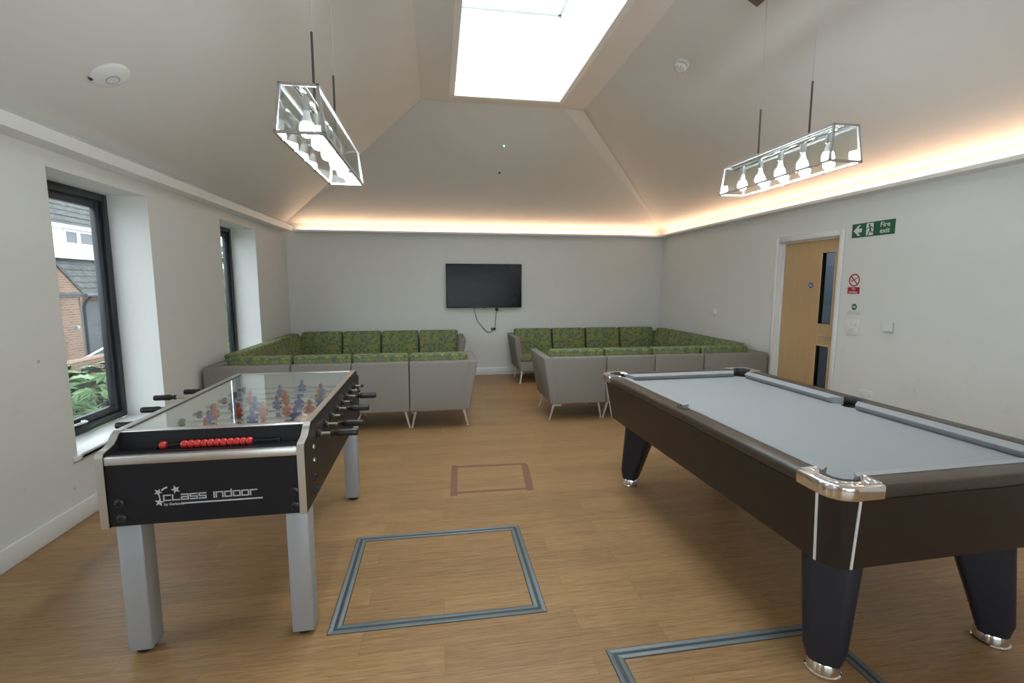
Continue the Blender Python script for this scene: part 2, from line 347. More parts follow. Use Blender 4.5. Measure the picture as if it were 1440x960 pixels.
# hipped ceiling with a flat collar round the roof light
ZC = 3.53; CL, CR, CF, CN = -.148, 1.74, 5.64, 1.1    # crease rectangle
SL, SR, SF, SN = .205, 1.385, 5.425, 1.25             # roof-light opening
c_bl, c_br = (XL-.02, YB+.02, ZW-.01), (XR+.02, YB+.02, ZW-.01); c_nl, c_nr = (XL-.02, YR-.02, ZW-.01), (XR+.02, YR-.02, ZW-.01)
tl, tr = (CL, CF, ZC), (CR, CF+.06, ZC)
t2l, t2r = (.20, CF-.02, ZC-.016), (1.47, CF-.02, ZC-.016)
nl, nr = (CL, CN, ZC), (CR, CN, ZC)
mb = MB()
mb.poly([c_bl, tl, nl, c_nl]); mb.poly([c_br, c_nr, nr, tr]); mb.poly([c_nl, nl, nr, c_nr])
mb.poly([c_bl, t2l, tl]); mb.poly([c_br, tr, t2r]); mb.poly([c_bl, c_br, t2r, t2l])
o1, o2, o3, o4 = (SL, SN, ZC-.02), (SR, SN, ZC-.02), (SR, SF, ZC-.02), (SL, SF, ZC-.02)
mb.poly([nl, tl, t2l, o4, o1]); mb.poly([nr, o2, o3, t2r, tr]); mb.poly([nl, o1, o2, nr]); mb.poly([t2l, t2r, o3, o4])
bmesh.ops.remove_doubles(mb.b, verts=mb.b.verts, dist=1e-4)
bmesh.ops.recalc_face_normals(mb.b, faces=mb.b.faces)
nf = sum((f.normal.z for f in mb.b.faces))
r = bmesh.ops.extrude_face_region(mb.b, geom=list(mb.b.faces))
bmesh.ops.translate(mb.b, verts=[v for v in r['geom'] if isinstance(v, bmesh.types.BMVert)], vec=(0, 0, .12))
struct('ceiling', mb, M['ceil'], smooth=1)
SH = 4.40
mb = MB()
e = .006; zb = ZC-.0206
mb.box(SL-.05, SL+e, SN, SF, zb, SH).box(SR-e, SR+.05, SN, SF, zb, SH).box(SL-.05, SR+.05, SF-e, SF+.05, zb, SH).box(SL-.05, SR+.05, SN-.05, SN+e, zb, SH)
struct('trim_1', mb, M['trim'])
wn = struct('window_1', MB().box(SL-.05, SR+.05, SF-.035, SF+.06, SH, SH+.07).box(SL-.05, SR+.05, SN-.06, SN+.035, SH, SH+.07).box(SL-.06, SL+.035, SN, SF, SH, SH+.07).box(SR-.035, SR+.06, SN, SF, SH, SH+.07), M['trim'])
obj('pane', MB().box(SL+.03, SR-.03, SN+.03, SF-.03, SH+.03, SH+.04), M['glass'], wn)

# cove cornice: a shelf with an upstand on left, back and right walls; strip lights lie on the back and right shelves
CW, C0, C1 = .137, 2.274, 2.348
def cornice(name, wall):
    if wall == 'L': pl = lambda a: a
    mb = MB(); t = .016
    if wall == 'L': mb.prism([(XL, C0), (XL+CW, C0), (XL+CW, C1), (XL+CW-.01, C1+.004), (XL, 2.425)], YR, YB-CW, 'y')
    t = .012; CL1 = 2.303     # low lip on the lit sides
    sec = lambda w0, d: [(w0, C0), (w0+d*CW, C0), (w0+d*CW, CL1), (w0+d*(CW-t), CL1), (w0+d*(CW-t), C0+t), (w0, C0+t)]
    if wall == 'R': mb.prism(sec(XR, -1), YR, YB-CW, 'y')
    if wall == 'B': mb.prism(sec(YB, -1), XL+CW, XR, 'x')
    struct(name, mb, M['trim'])
cornice('trim_2', 'L'); cornice('trim_3', 'B'); cornice('trim_4', 'R')
tag(obj('led_strip_light', MB().box(XL+.2, XR-.16, YB-.075, YB-.05, C0+.013, C0+.024), M['led']), 'warm glowing strip light in the cove above the television wall', 'strip light')
tag(obj('led_strip_light', MB().box(XR-.075, XR-.05, YR+.1, YB-CW-.01, C0+.013, C0+.024), M['led']), 'warm glowing strip light in the cove above the door wall', 'strip light')

# skirting boards
def skirt(name, mb): struct(name, mb, M['trim'], bevel=.006, seg=2)
skirt('baseboard_left', MB().box(XL, XL+.016, YR, YB, 0, .122))
skirt('baseboard_back', MB().box(XL+.016, XR-.016, YB-.016, YB, 0, .122))
skirt('baseboard_right', MB().box(XR-.016, XR, YR, 3.955, 0, .122).box(XR-.016, XR, 4.975, YB, 0, .122))
skirt('baseboard_rear', MB().box(XL+.016, XR-.016, YR, YR+.016, 0, .122))

# windows of the left wall: dark frame, opening sash, pane, handle and a white sill board
for i, (a, c) in enumerate(WINS):
    x0, x1 = XL-.33, XL-.285; fw = .055
    mb = MB().box(x0, x1, a, a+fw, WZ0, WZ1).box(x0, x1, c-fw, c, WZ0, WZ1).box(x0, x1, a+fw, c-fw, WZ0, WZ0+fw).box(x0, x1, a+fw, c-fw, WZ1-fw, WZ1)
    w = struct('window_%d' % (i+2), mb, M['frame'], bevel=.004, seg=1)
    s0, s1 = x0-.02, x1-.02; g = .06
    A, Cc, Z0, Z1 = a+fw-.005, c-fw+.005, WZ0+fw-.005, WZ1-fw+.005
    mb = MB().box(s0, s1, A, A+g, Z0, Z1).box(s0, s1, Cc-g, Cc, Z0, Z1).box(s0, s1, A+g, Cc-g, Z0, Z0+g).box(s0, s1, A+g, Cc-g, Z1-g, Z1)
    obj('sash', mb, M['frame'], w, bevel=.006, seg=2)
    obj('pane', MB().box(s0+.015, s0+.021, A+g-.005, Cc-g+.005, Z0+g-.005, Z1-g+.005), M['glass'], w)
    h = MB().box(x1-.004, x1+.012, (a+c)/2-.02, (a+c)/2+.02, Z0+.02, Z0+.045); h.tube([((x1+.02), (a+c)/2-.13, Z0+.038), (x1+.028, (a+c)/2, Z0+.034), (x1+.016, (a+c)/2+.015, Z0+.033)], .008)
    obj('handle', h, M['chrome'], w, bevel=.002, seg=1)
    obj('window_sill', MB().box(XL-.285, XL+.022, a-.045 if False else a, c, WZ0-.03, WZ0).box(XL, XL+.022, a-.045, c+.045, WZ0-.03, WZ0), M['trim'], w, bevel=.008, seg=2)

# door on the right wall, set back in a white lining
ar = .055
mb = MB().box(XR-.014, XR, DY0-ar+.012, DY0+.012, 0, DZ+ar-.01).box(XR-.014, XR, DY1-.012, DY1+ar-.012, 0, DZ+ar-.01).box(XR-.014, XR, DY0+.012, DY1-.012, DZ-.012, DZ+ar-.01)
mb.box(XR-.002, XR+.25, DY0, DY0+.012, 0, DZ).box(XR-.002, XR+.25, DY1-.012, DY1, 0, DZ).box(XR-.002, XR+.25, DY0+.012, DY1-.012, DZ-.012, DZ)
mb.box(XR+.05, XR+.075, DY1-.027, DY1-.012, 0, DZ-.012).box(XR+.05, XR+.075, DY0+.012, DY0+.027, 0, DZ-.012).box(XR+.05, XR+.075, DY0+.012, DY1-.012, DZ-.027, DZ-.012)
struct('trim_5', mb, M['trim'], bevel=.004, seg=1)
dx0, dx1 = XR+.075, XR+.119; l0, l1 = DY0+.015, DY1-.015
P1 = (4.175, 4.335, 1.088, 1.805); P2 = (4.175, 4.335, .435, .862)
mb = MB()
mb.box(dx0, dx1, P1[1], l1, .006, DZ-.016).box(dx0, dx1, l0, P1[0], .006, DZ-.016)
for z0, z1 in ((.006, P2[2]), (P2[3], P1[2]), (P1[3], DZ-.016)): mb.box(dx0, dx1, P1[0], P1[1], z0, z1)
bmesh.ops.remove_doubles(mb.b, verts=mb.b.verts, dist=1e-4)
dr = struct('door_1', mb, M['oak'], smooth=20)
for q in (P1, P2):
    b = .014; f = MB().box(dx0-.006, dx1+.003, q[0]-b, q[0], q[2]-b, q[3]+b).box(dx0-.006, dx1+.003, q[1], q[1]+b, q[2]-b, q[3]+b).box(dx0-.006, dx1+.003, q[0], q[1], q[2]-b, q[2]).box(dx0-.006, dx1+.003, q[0], q[1], q[3], q[3]+b)
    v = obj('glazing_bead', f, M['oaklight'], dr, bevel=.002, seg=1)
    obj('pane', MB().box(dx0+.018, dx0+.024, q[0], q[1], q[2], q[3]), M['doorglass'], v)
h = MB(); h.tube([(dx0-.05, 4.245, .972), (dx0-.052, 4.15, .972), (dx0-.045, 4.118, .972), (dx0-.002, 4.112, .972)], .009)
mtx = Matrix.Rotation(-PI/2, 4, 'Y'); h.lathe([(.026, 0), (.026, .007), (.0, .008)], (dx0, 4.112, .972), 20, mtx)
obj('door_handle', h, M['steel'], dr)
disc = obj('door_sign', MB().lathe([(.030, 0), (.030, .002), (0, .0021)], (dx0, 4.465, 1.479), 28, mtx), M['blue'], dr); disc['label'] = 'round blue fire door notice'
mb = MB()
for k, wd in ((.008, .016), (0, .022), (-.008, .014)): mb.box(dx0-.0030, dx0-.0018, 4.465-wd, 4.465+wd, 1.479+k-.0018, 1.479+k+.0018)
obj('print', mb, M['signwhite'], disc)
# dim corridor beyond the door
mb = MB().box(XR+.25, XR+1.8, 3.0, 3.1, -.02, 2.6).box(XR+.25, XR+1.8, 6.2, 6.3, -.02, 2.6).box(XR+1.7, XR+1.8, 3.1, 6.2, -.02, 2.6).box(XR+.25, XR+1.8, 3.0, 6.3, 2.5, 2.6).box(XR+.25, XR+1.8, 3.0, 6.3, -.12, 0)
struct('wall_corridor', mb, M['corridor'])
area_light('corridor_fill', (XR+1.0, 5.6, 2.45), (0, 0, 0), .5, .5, 14, (.92, .96, 1))  # unseen fill added to lighten what shows through the door panes

# ------------------------------------------------------------------ football table
FX, FY, FRZ = -.932, 2.698, .01676
ft = thing('football_table', 'black and silver table football game on four square silver legs', 'football table', (FX, FY, 0), FRZ)
HW, HL, TL = .372, .750, .627
half = [(-HL, .552), (-HL, .832), (-HL+.006, .843), (-HL+.025, .849), (-.705, .852), (-.680, .860), (-.660, .875), (-.646, .890), (-TL, .900)]
prof = half + [(-y, z) for y, z in reversed(half)]
for s in (-1, 1):
    sp = obj('side_panel', MB().prism(prof, s*(HW-.026), s*HW, 'x'), M['sideblack'], ft)
    # aluminium edge following the panel
    e = MB(); t = .004; n = len(prof); x0, x1 = s*(HW-.027), s*(HW+.001)
    nor = []
    for i in range(n):
        a = Vector(prof[max(i-1, 0)]); c = Vector(prof[min(i+1, n-1)]); d = (c-a).normalized(); nor.append(Vector((-d.y, d.x)))
    for i in range(n-1):
        p, q = Vector(prof[i]), Vector(prof[i+1]); po, qo = p+nor[i]*t, q+nor[i+1]*t
        e.hexa([(x0, p.x, p.y), (x1, p.x, p.y), (x1, po.x, po.y), (x0, po.x, po.y)], [(x0, q.x, q.y), (x1, q.x, q.y), (x1, qo.x, qo.y), (x0, qo.x, qo.y)])
    bmesh.ops.remove_doubles(e.b, verts=e.b.verts, dist=1e-4)
    obj('edge_trim', e, M['alu'], sp, smooth=50)
    mt = Matrix.Rotation(s*PI/2, 4, 'Y')
    for y, z in ((-.595, .782), (-.595, .722)):
        for yy in (y, -y): obj('screw', MB().lathe([(.011, 0), (.010, .004), (.006, .007), (0, .008)], (s*HW, yy, z), 14, mt), M['chrome'], sp)
    for y, z in ((-.60, .645), (-.60, .585)):
        for yy in (y, -y): obj('bolt', MB().lathe([(.019, 0), (.018, .006), (.010, .010), (.008, .006), (0, .006)], (s*HW, yy, z), 16, mt), M['blackplastic'], sp)
for s in (-1, 1):
    iw = HW-.027
    fp = obj('end_panel', MB().box(-iw, iw, s*(HL-.024), s*(HL-.004), .556, .800), M['black'], ft)
    for x, z in ((-.305, .650), (-.302, .588), (.328, .650), (.328, .588)):
        obj('bolt', MB().lathe([(.018, 0), (.0175, .006), (.010, .009), (.008, .005), (0, .005)], (x, s*(HL-.004), z), 16, Matrix.Rotation(-s*PI/2, 4, 'X')), M['blackplastic'], fp)
    obj('rail_trim', MB().box(-iw, iw, s*(HL-.024), s*HL, .800, .834), M['alu'], ft, bevel=.003, seg=2)
    obj('ledge', MB().box(-iw, iw, s*.640, s*(HL-.020), .820, .832), M['black'], ft)
    obj('upper_panel', MB().hexa([(-iw, s*.640, .800), (iw, s*.640, .800), (iw, s*.655, .800), (-iw, s*.655, .800)], [(-iw, s*.612, .8935), (iw, s*.612, .8935), (iw, s*.632, .8935), (-iw, s*.632, .8935)]), M['black'], ft)
    obj('top_trim', MB().box(-iw, iw, s*.600, s*.634, .8935, .901), M['alu'], ft, bevel=.002, seg=1)
    # goal counter: rod with eleven beads pushed together and one apart
    rod = obj('score_rod', MB().tube([(-.205, s*.668, .846), (.255, s*.668, .846)], .004), M['blackplastic'], ft)
    if s < 0:
        for x in [-.178] + [-.100 + .0243*k for k in range(11)]:
            obj('score_bead', MB().lathe([(.004, -.0115), (.011, -.0113), (.0150, -.006), (.0158, 0), (.0150, .006), (.011, .0113), (.004, .0115)], (x, s*.668, .846), 18, Matrix.Rotation(PI/2, 4, 'Y')), M['red'], rod)
        for x in (-.205, .255): obj('bracket', MB().box(x-.006, x+.006, s*.668-.006, s*.668+.006, .832, .852), M['blackplastic'], rod)
obj('bottom_board', MB().box(-HW+.027, HW-.027, -.72, .72, .70, .718), M['black'], ft)
pf = obj('pitch', MB().box(-.34, .34, -.60, .60, .718, .730), M['pitch'], ft)
mb = MB(); z0, z1 = .730, .7308
def ring(mb, cx, cy, r0, r1, z0, z1, a0=0, a1=2*PI, n=36):
    for k in range(n):
        a = a0+(a1-a0)*k/n; c = a0+(a1-a0)*(k+1)/n
        f = lambda r, g, z: (cx+r*math.cos(g), cy+r*math.sin(g), z)
        mb.hexa([f(r0,a,z0), f(r1,a,z0), f(r1,c,z0), f(r0,c,z0)], [f(r0,a,z1), f(r1,a,z1), f(r1,c,z1), f(r0,c,z1)])
ring(mb, 0, 0, .10, .106, z0, z1); mb.box(-.34, .34, -.003, .003, z0, z1)
for s in (-1, 1):
    mb.box(-.18, .18, s*.38, s*.386, z0, z1).box(-.18, -.174, s*.38, s*.60, z0, z1).box(.174, .18, s*.38, s*.60, z0, z1)
    mb.box(-.34, .34, s*.592, s*.60, z0, z1).box(s*.34, s*.334, -.60, .60, z0, z1)
obj('pitch_lines', mb, M['whitepaint'], pf)
obj('inner_wall', MB().box(-.345, -.338, -.61, .61, .73, .892).box(.338, .345, -.61, .61, .73, .892).box(-.338, .338, .603, .61, .73, .892).box(-.338, -.11, -.61, -.603, .73, .892).box(.11, .338, -.61, -.603, .73, .892).box(-.11, .11, -.61, -.603, .80, .892), M['inner'], ft)
obj('table_glass', MB().box(-.345, .345, -.606, .606, .893, .898), M['tableglass'], ft)
for sx in (-1, 1):
    for sy in (-1, 1):
        x = .327 if sx > 0 else -.292; y = -.690 if sy < 0 else .600
        h = .044
        lg = obj('leg', MB().box(x-h, x+h, y-h, y+h, .018, .5515), M['legsilver'], ft, bevel=.006, seg=2)
        obj('foot', MB().lathe([(.030, 0), (.034, .004), (.034, .014), (.020, .022)], (x, y, 0), 24), M['rubber'], lg)
ZR = .815
def player(m, x, parent, y, tilt):
    b = MB()
    pr = [(.006, -.072), (.013, -.071), (.0135, -.055), (.0095, -.050), (.011, -.035), (.0165, -.012), (.019, .006), (.0185, .018), (.012, .026), (.0062, .029), (.0095, .034), (.0118, .042), (.0098, .051), (.004, .056), (0, .057)]
    b.lathe(pr, (0, 0, 0), 14); 
    for v in b.b.verts: v.co.y *= .72
    b.box(-.011, .011, -.016, .012, -.072, -.060)
    for sx in (-1, 1): b.tube([(sx*.018, 0, .018), (sx*.0225, 0, 0), (sx*.019, -.004, -.02)], [.006, .006, .005], 8)
    b.move(Matrix.Translation((x, y, ZR)) @ Matrix.Rotation(tilt, 4, 'X'))
    return obj('player', b, m, parent)
RODS = [('r', (0.0,), 1), ('r', (-.15, .10), 1), ('b', (-.20, .0, .20), -1), ('r', (-.235, -.12, 0, .12, .235), 1), ('b', (-.20, -.085, .03, .145, .26), -1), ('r', (-.16, .03, .22), 1), ('b', (-.04, .20), -1), ('b', (.05,), -1)]
SH_X = [.0, .005, -.018, -.005, -.067, .0, -.156, -.06]
for i, (cl, xs, side) in enumerate(RODS):
    y = -.515 + .147*i; sh = SH_X[i]
    a, c = (-.45, .432+sh) if side > 0 else (-.47+sh, .42)
    rd = obj('rod', MB().tube([(a, y, ZR), (c, y, ZR)], .008, 14), M['chrome'], ft)
    for x in xs: player(M['redman'] if cl == 'r' else M['blueman'], x, rd, y, random.uniform(-.12, .12))
    e = c if side > 0 else a; d = 1 if side > 0 else -1; mt = Matrix.Rotation(d*PI/2, 4, 'Y')
    obj('handle', MB().lathe([(.012, -.002), (.0145, .0), (.0145, .006), (.0115, .010), (.0120, .022), (.0165, .030), (.0175, .036), (.0165, .060), (.0160, .085), (.0168, .108), (.0150, .116), (.008, .119), (0, .1195)], (e, y, ZR), 18, mt), M['blackplastic'], rd)
    for s in (-1, 1):
        ms = Matrix.Rotation(s*PI/2, 4, 'Y')
        obj('bushing', MB().lathe([(.024, 0), (.024, .004), (.017, .008), (.016, .018), (.009, .019)], (s*HW, y, ZR), 18, ms), M['blackplastic'], rd)
        bx = s*.30 + (sh if abs(sh) < .05 else 0)
        obj('bumper', MB().lathe([(.008, -.008), (.019, -.008), (.020, 0), (.019, .008), (.008, .008)], (max(-.325, min(.325, bx)), y, ZR), 18, ms), M['rubber'], rd)
        sp = MB()   # spring between bumper and wall
        pts = [(s*(.312+.022*k/40), y+.0115*math.cos(k*PI/4), ZR+.0115*math.sin(k*PI/4)) for k in range(41)]
        sp.tube(pts, .0014, 5); obj('spring', sp, M['chrome'], rd)
    obj('rod_end', MB().lathe([(.011, 0), (.011, .012), (.007, .016), (0, .016)], (a if side > 0 else c, y, ZR), 14, Matrix.Rotation(-d*PI/2, 4, 'Y')), M['blackplastic'], rd)
# lettering on the end panel, built from strokes
lg = MB(); ly = -HL+.0035; t0, t1 = ly-.0012, ly+.0006
x0L, x1L = -.152, .206; zb = .648; uw = (x1L-x0L)/12.15; lh = .0205; st = .0046
def stroke(px, pz, qx, qz):
    a, c = Vector((px, pz)), Vector((qx, qz)); d = (c-a).normalized(); n = Vector((-d.y, d.x))*st/2; a = a-d*st/2; c = c+d*st/2
    P = [a-n, c-n, c+n, a+n]; lg.prism([(p.x, p.y) for p in P], t0, t1, 'y')
GL = {'c': [((0,0),(1,0)), ((0,0),(0,1)), ((0,1),(1,1))], 'L': [((0,1),(0,0)), ((0,0),(1,0))], 'a': [((0,1),(1,1)), ((1,1),(1,0)), ((1,0),(0,0)), ((0,0),(0,.5)), ((0,.5),(1,.5))],
      's': [((1,1),(0,1)), ((0,1),(0,.5)), ((0,.5),(1,.5)), ((1,.5),(1,0)), ((1,0),(0,0))], 'i': [((0,0),(0,1))], 'n': [((0,0),(0,1)), ((0,1),(1,1)), ((1,1),(1,0))],
      'd': [((1,1.35),(1,0)), ((1,0),(0,0)), ((0,0),(0,1)), ((0,1),(1,1))], 'o': [((0,0),(1,0)), ((1,0),(1,1)), ((1,1),(0,1)), ((0,1),(0,0))], 'r': [((0,0),(0,1)), ((0,1),(1,1))]}
cx = x0L
for ch in 'cLass indoor':
    if ch == ' ': cx += uw*.75; continue
    w = 0 if ch == 'i' else uw*.80
    for (ax, az), (bx, bz) in GL[ch]: stroke(cx+ax*w, zb+az*lh, cx+bx*w, zb+bz*lh)
    cx += w + uw*.27
st = .0055; stroke(-.085, .632, .203, .632)
def star(cx, cz, r, a0):
    pts = []
    for k in range(10):
        rr = r if k % 2 == 0 else r*.42; pts.append((cx+rr*math.sin(a0+k*PI/5), cz+rr*math.cos(a0+k*PI/5)))
    lg.prism(pts, t0, t1, 'y')
star(-.170, .683, .015, .5); star(-.168, .642, .017, .2); star(-.108, .690, .017, -.3)
for k in range(6):
    a, c = .15+k*.12, .15+(k+1)*.12; a = PI/2+a; c = PI/2+c
    lg.prism([(-.132+r*math.cos(g), .668+r*math.sin(g)) for r, g in ((.030, a), (.036, a), (.036, c), (.030, c))], t0, t1, 'y')
for k in range(4):
    a, c = PI-.1+k*.12, PI-.1+(k+1)*.12
    lg.prism([(-.132+r*math.cos(g), .668+r*math.sin(g)) for r, g in ((.033, a), (.037, a), (.037, c), (.033, c))], t0, t1, 'y')
sm = text_mb('by Garlando', .0145); sm.move(Matrix.Translation((-.153, ly, .627)) @ Matrix.Rotation(PI/2, 4, 'X')); me = bpy.data.meshes.new('t'); sm.b.to_mesh(me); lg.b.from_mesh(me); bpy.data.meshes.remove(me); sm.b.free()
o = obj('lettering', lg, M['logo'], ft); o['label'] = 'silver printed lettering with stars'

# ------------------------------------------------------------------ pool table
PX, PY, PRZ = 1.853, 2.362, .0297
pt = thing('pool_table', 'dark pool table with grey cloth and chrome corner caps', 'pool table', (PX, PY, 0), PRZ)
OW, OL = .612, 1.058; RT = .822; NW, NLn = .458, .912; BEDZ = .778
def rrect(hx, hy, r, n=6):
    p = []
    for cx, cy, a in ((hx-r, hy-r, 0), (-hx+r, hy-r, PI/2), (-hx+r, -hy+r, PI), (hx-r, -hy+r, 3*PI/2)):
        for k in range(n+1): g = a+PI/2*k/n; p.append((cx+r*math.cos(g), cy+r*math.sin(g)))
    return p
mb = MB(); top = rrect(OW-.006, OL-.006, .085); bot = rrect(OW-.048, OL-.048, .075); n = len(top)
A = [mb.b.verts.new((x, y, .505)) for x, y in bot]; B = [mb.b.verts.new((x, y, .775)) for x, y in top]
for i in range(n): mb.b.faces.new([A[i], A[(i+1)%n], B[(i+1)%n], B[i]])
mb.b.faces.new(list(reversed(A))); ti = [mb.b.verts.new((x, y, .775)) for x, y in rrect(OW-.09, OL-.09, .03)]
for i in range(n): mb.b.faces.new([B[i], B[(i+1)%n], ti[(i+1)%n], ti[i]])
bi = [mb.b.verts.new((x, y, .53)) for x, y in rrect(OW-.10, OL-.10, .03)]
for i in range(n): mb.b.faces.new([ti[i], ti[(i+1)%n], bi[(i+1)%n], bi[i]])
mb.b.faces.new(bi)
cab = obj('cabinet', mb, M['poolwood'], pt)
# pale inlay strips either side of every rounded corner
for sx in (-1, 1):
    for sy in (-1, 1):
        for k in (0, 1):
            r1, r0 = .085, .075; w = .0045; d = .0025
            if k == 0:   # on the long side
                T = (sx*(OW-.006+d), sy*(OL-.006-r1)); Bt = (sx*(OW-.048+d), sy*(OL-.048-r0))
                f = lambda p, z, q: [(p[0]-sx*.006, p[1]-w, z), (p[0], p[1]-w, z), (p[0], p[1]+w, z), (p[0]-sx*.006, p[1]+w, z)]
            else:
                T = (sx*(OW-.006-r1), sy*(OL-.006+d)); Bt = (sx*(OW-.048-r0), sy*(OL-.048+d))
                f = lambda p, z, q: [(p[0]-w, p[1]-sy*.006, z), (p[0]+w, p[1]-sy*.006, z), (p[0]+w, p[1], z), (p[0]-w, p[1], z)]
            obj('inlay_strip', MB().hexa(f(Bt, .505, 0), f(T, .775, 0)), M['white'], cab)
# rails (long ones notched round the middle pockets)
RI = .522; cut = .165; mr = .048
def arc(cx, cy, r, a0, a1, n=10): return [(cx+r*math.cos(a0+(a1-a0)*k/n), cy+r*math.sin(a0+(a1-a0)*k/n)) for k in range(n+1)]
RIL = OL-.09
def rail(pts, name='rail'):
    mb = MB().prism(pts, .775, RT, 'z'); return obj(name, mb, M['poolrail'], pt, bevel=.013, seg=3)
for s in (-1, 1):
    a = arc(s*.512, 0, mr, -PI/2, PI/2) if s > 0 else [( -x, y) for x, y in arc(.512, 0, mr, -PI/2, PI/2)]
    rail([(s*OW, -OL+cut), (s*OW, OL-cut), (s*RI, OL-cut)] + list(reversed(a)) + [(s*RI, -OL+cut)])
    rail([(-OW+cut, s*OL), (OW-cut, s*OL), (OW-cut, s*RIL), (-OW+cut, s*RIL)])
    # moulded lip of the middle pocket
    ao = [(s*x, y) for x, y in arc(.512, 0, mr+.012, -1.15, 1.15)]; ai = [(s*x, y) for x, y in arc(.512, 0, mr-.003, 1.15, -1.15)]
    obj('pocket_lip', MB().prism(ao+ai, .79, RT+.006, 'z'), M['liner'], pt, bevel=.003, seg=1)
# bed with pocket bites
b = []
bx, by = RI+.004, RIL+.004
out = []
def bite(cx, cy, a0, a1, r=.055): return arc(cx, cy, r, a0, a1, 12)
out += bite(bx-.012, by-.012, -PI*.5-.25, -PI-.0+.25)      # corner + +
out += bite(-bx+.012, by-.012, 0-.25+.0, -PI/2+.25)
out += bite(-bx+.002, 0, PI/2-.1, -PI/2+.1, .045)
out += bite(-bx+.012, -by+.012, PI/2-.25, 0+.25)
out += bite(bx-.012, -by+.012, PI-.25, PI/2+.25)
out += bite(bx-.002, 0, PI*1.5-.1, PI/2+.1, .045)
obj('bed', MB().prism(out, .752, BEDZ, 'z'), M['cloth'], pt, smooth=30)
# pocket drops
for cx, cy, r in [(sx*(bx-.012), sy*(by-.012), .060) for sx in (-1, 1) for sy in (-1, 1)] + [(s*(bx-.002), 0, .050) for s in (-1, 1)]:
    mb = MB(); q0 = arc(cx, cy, r, 0, 2*PI, 24)[:-1]
    lo = [mb.b.verts.new((x, y, .66)) for x, y in q0]; hi = [mb.b.verts.new((x, y, .7515)) for x, y in q0]
    for i in range(24): mb.b.faces.new([lo[i], lo[(i+1)%24], hi[(i+1)%24], hi[i]])
    mb.b.faces.new(lo); obj('pocket', mb, M['pocket'], pt)
    sx = 1 if cx > 0 else -1; sy = 1 if cy > 0 else -1
    mid = math.atan2(sy, sx) if cy else (0 if sx > 0 else PI); sp = 1.05 if cy else 1.3
    o_ = arc(cx, cy, r+.003, mid-sp, mid+sp, 14); i_ = arc(cx, cy, r-.005, mid+sp, mid-sp, 14)
    obj('pocket_back', MB().prism(o_+i_, .74, RT+.001, 'z'), M['pocket'], pt)
# cushions: sloping top to the nose, undercut below
def cushion(a, c, back, nose, axis, s):
    """axis y: runs along y from a to c"""
    m0, m1 = .045, .030
    sec = [(back, .776), (back, RT-.002), (nose+.010, RT-.008), (nose, RT-.013), (nose+.004, RT-.022), (nose+.028, .776)]
    mb = MB(); rings = []
    for e, sg in ((a, 1), (c, -1)):
        ring_ = []
        for (d, z) in sec:
            sl = (back-d)/(back-nose); pos = e + sg*sl*.045
            ring_.append(mb.b.verts.new((s*d, pos, z) if axis == 'y' else (pos, s*d, z)))
        rings.append(ring_)
    k = len(sec)
    for i in range(k): mb.b.faces.new([rings[0][i], rings[0][(i+1)%k], rings[1][(i+1)%k], rings[1][i]])
    mb.b.faces.new(rings[0]); mb.b.faces.new(list(reversed(rings[1])))
    obj('cushion', mb, M['cloth'], pt)
for s in (-1, 1):
    cushion(.046, RIL-.072, RI, NW, 'y', s); cushion(-RIL+.072, -.046, RI, NW, 'y', s)
    cushion(-RI+.072, RI-.072, RIL, NLn, 'x', s)
# chrome corner caps
for sx in (-1, 1):
    for sy in (-1, 1):
        r = .080; cs = .185
        pts = [(OW+.006-cs, OL+.006), *[(OW+.006-r+r*math.cos(g), OL+.006-r+r*math.sin(g)) for g in [PI/2-PI/2*k/8 for k in range(9)]], (OW+.006, OL+.006-cs), (RI-.006, OL+.006-cs)]
        pts += list(arc(bx-.015, by-.015, .058, -PI*.26, PI*.76, 14))
        pts += [(OW+.006-cs, RIL-.006)]
        pts = [(sx*x, sy*y) for x, y in pts]
        cp = obj('corner_cap', MB().prism(pts, .776, RT+.006, 'z'), M['chrome'], pt, bevel=.008, seg=3)
        inn = [(OW-.012-cs*.90, OL-.014), *[(OW-.014-r*.8+r*.8*math.cos(g), OL-.014-r*.8+r*.8*math.sin(g)) for g in [PI/2-PI/2*k/8 for k in range(9)]], (OW-.014, OL-.012-cs*.90), (RI+.006, OL-.012-cs*.90)]
        inn += list(arc(bx-.015, by-.015, .067, -PI*.22, PI*.72, 14)) + [(OW-.012-cs*.90, RIL+.006)]
        inn = [(sx*x, sy*y) for x, y in inn]
        obj('cap_inlay', MB().prism(inn, RT+.0055, RT+.0075, 'z'), M['capchrome'], cp)
        q = arc(bx-.015, by-.015, .060, -PI*.20, PI*.70, 14) + arc(bx-.015, by-.015, .044, PI*.70, -PI*.20, 14)
        obj('pocket_liner', MB().prism([(sx*x, sy*y) for x, y in q], .772, RT+.008, 'z'), M['liner'], pt, bevel=.001, seg=1)
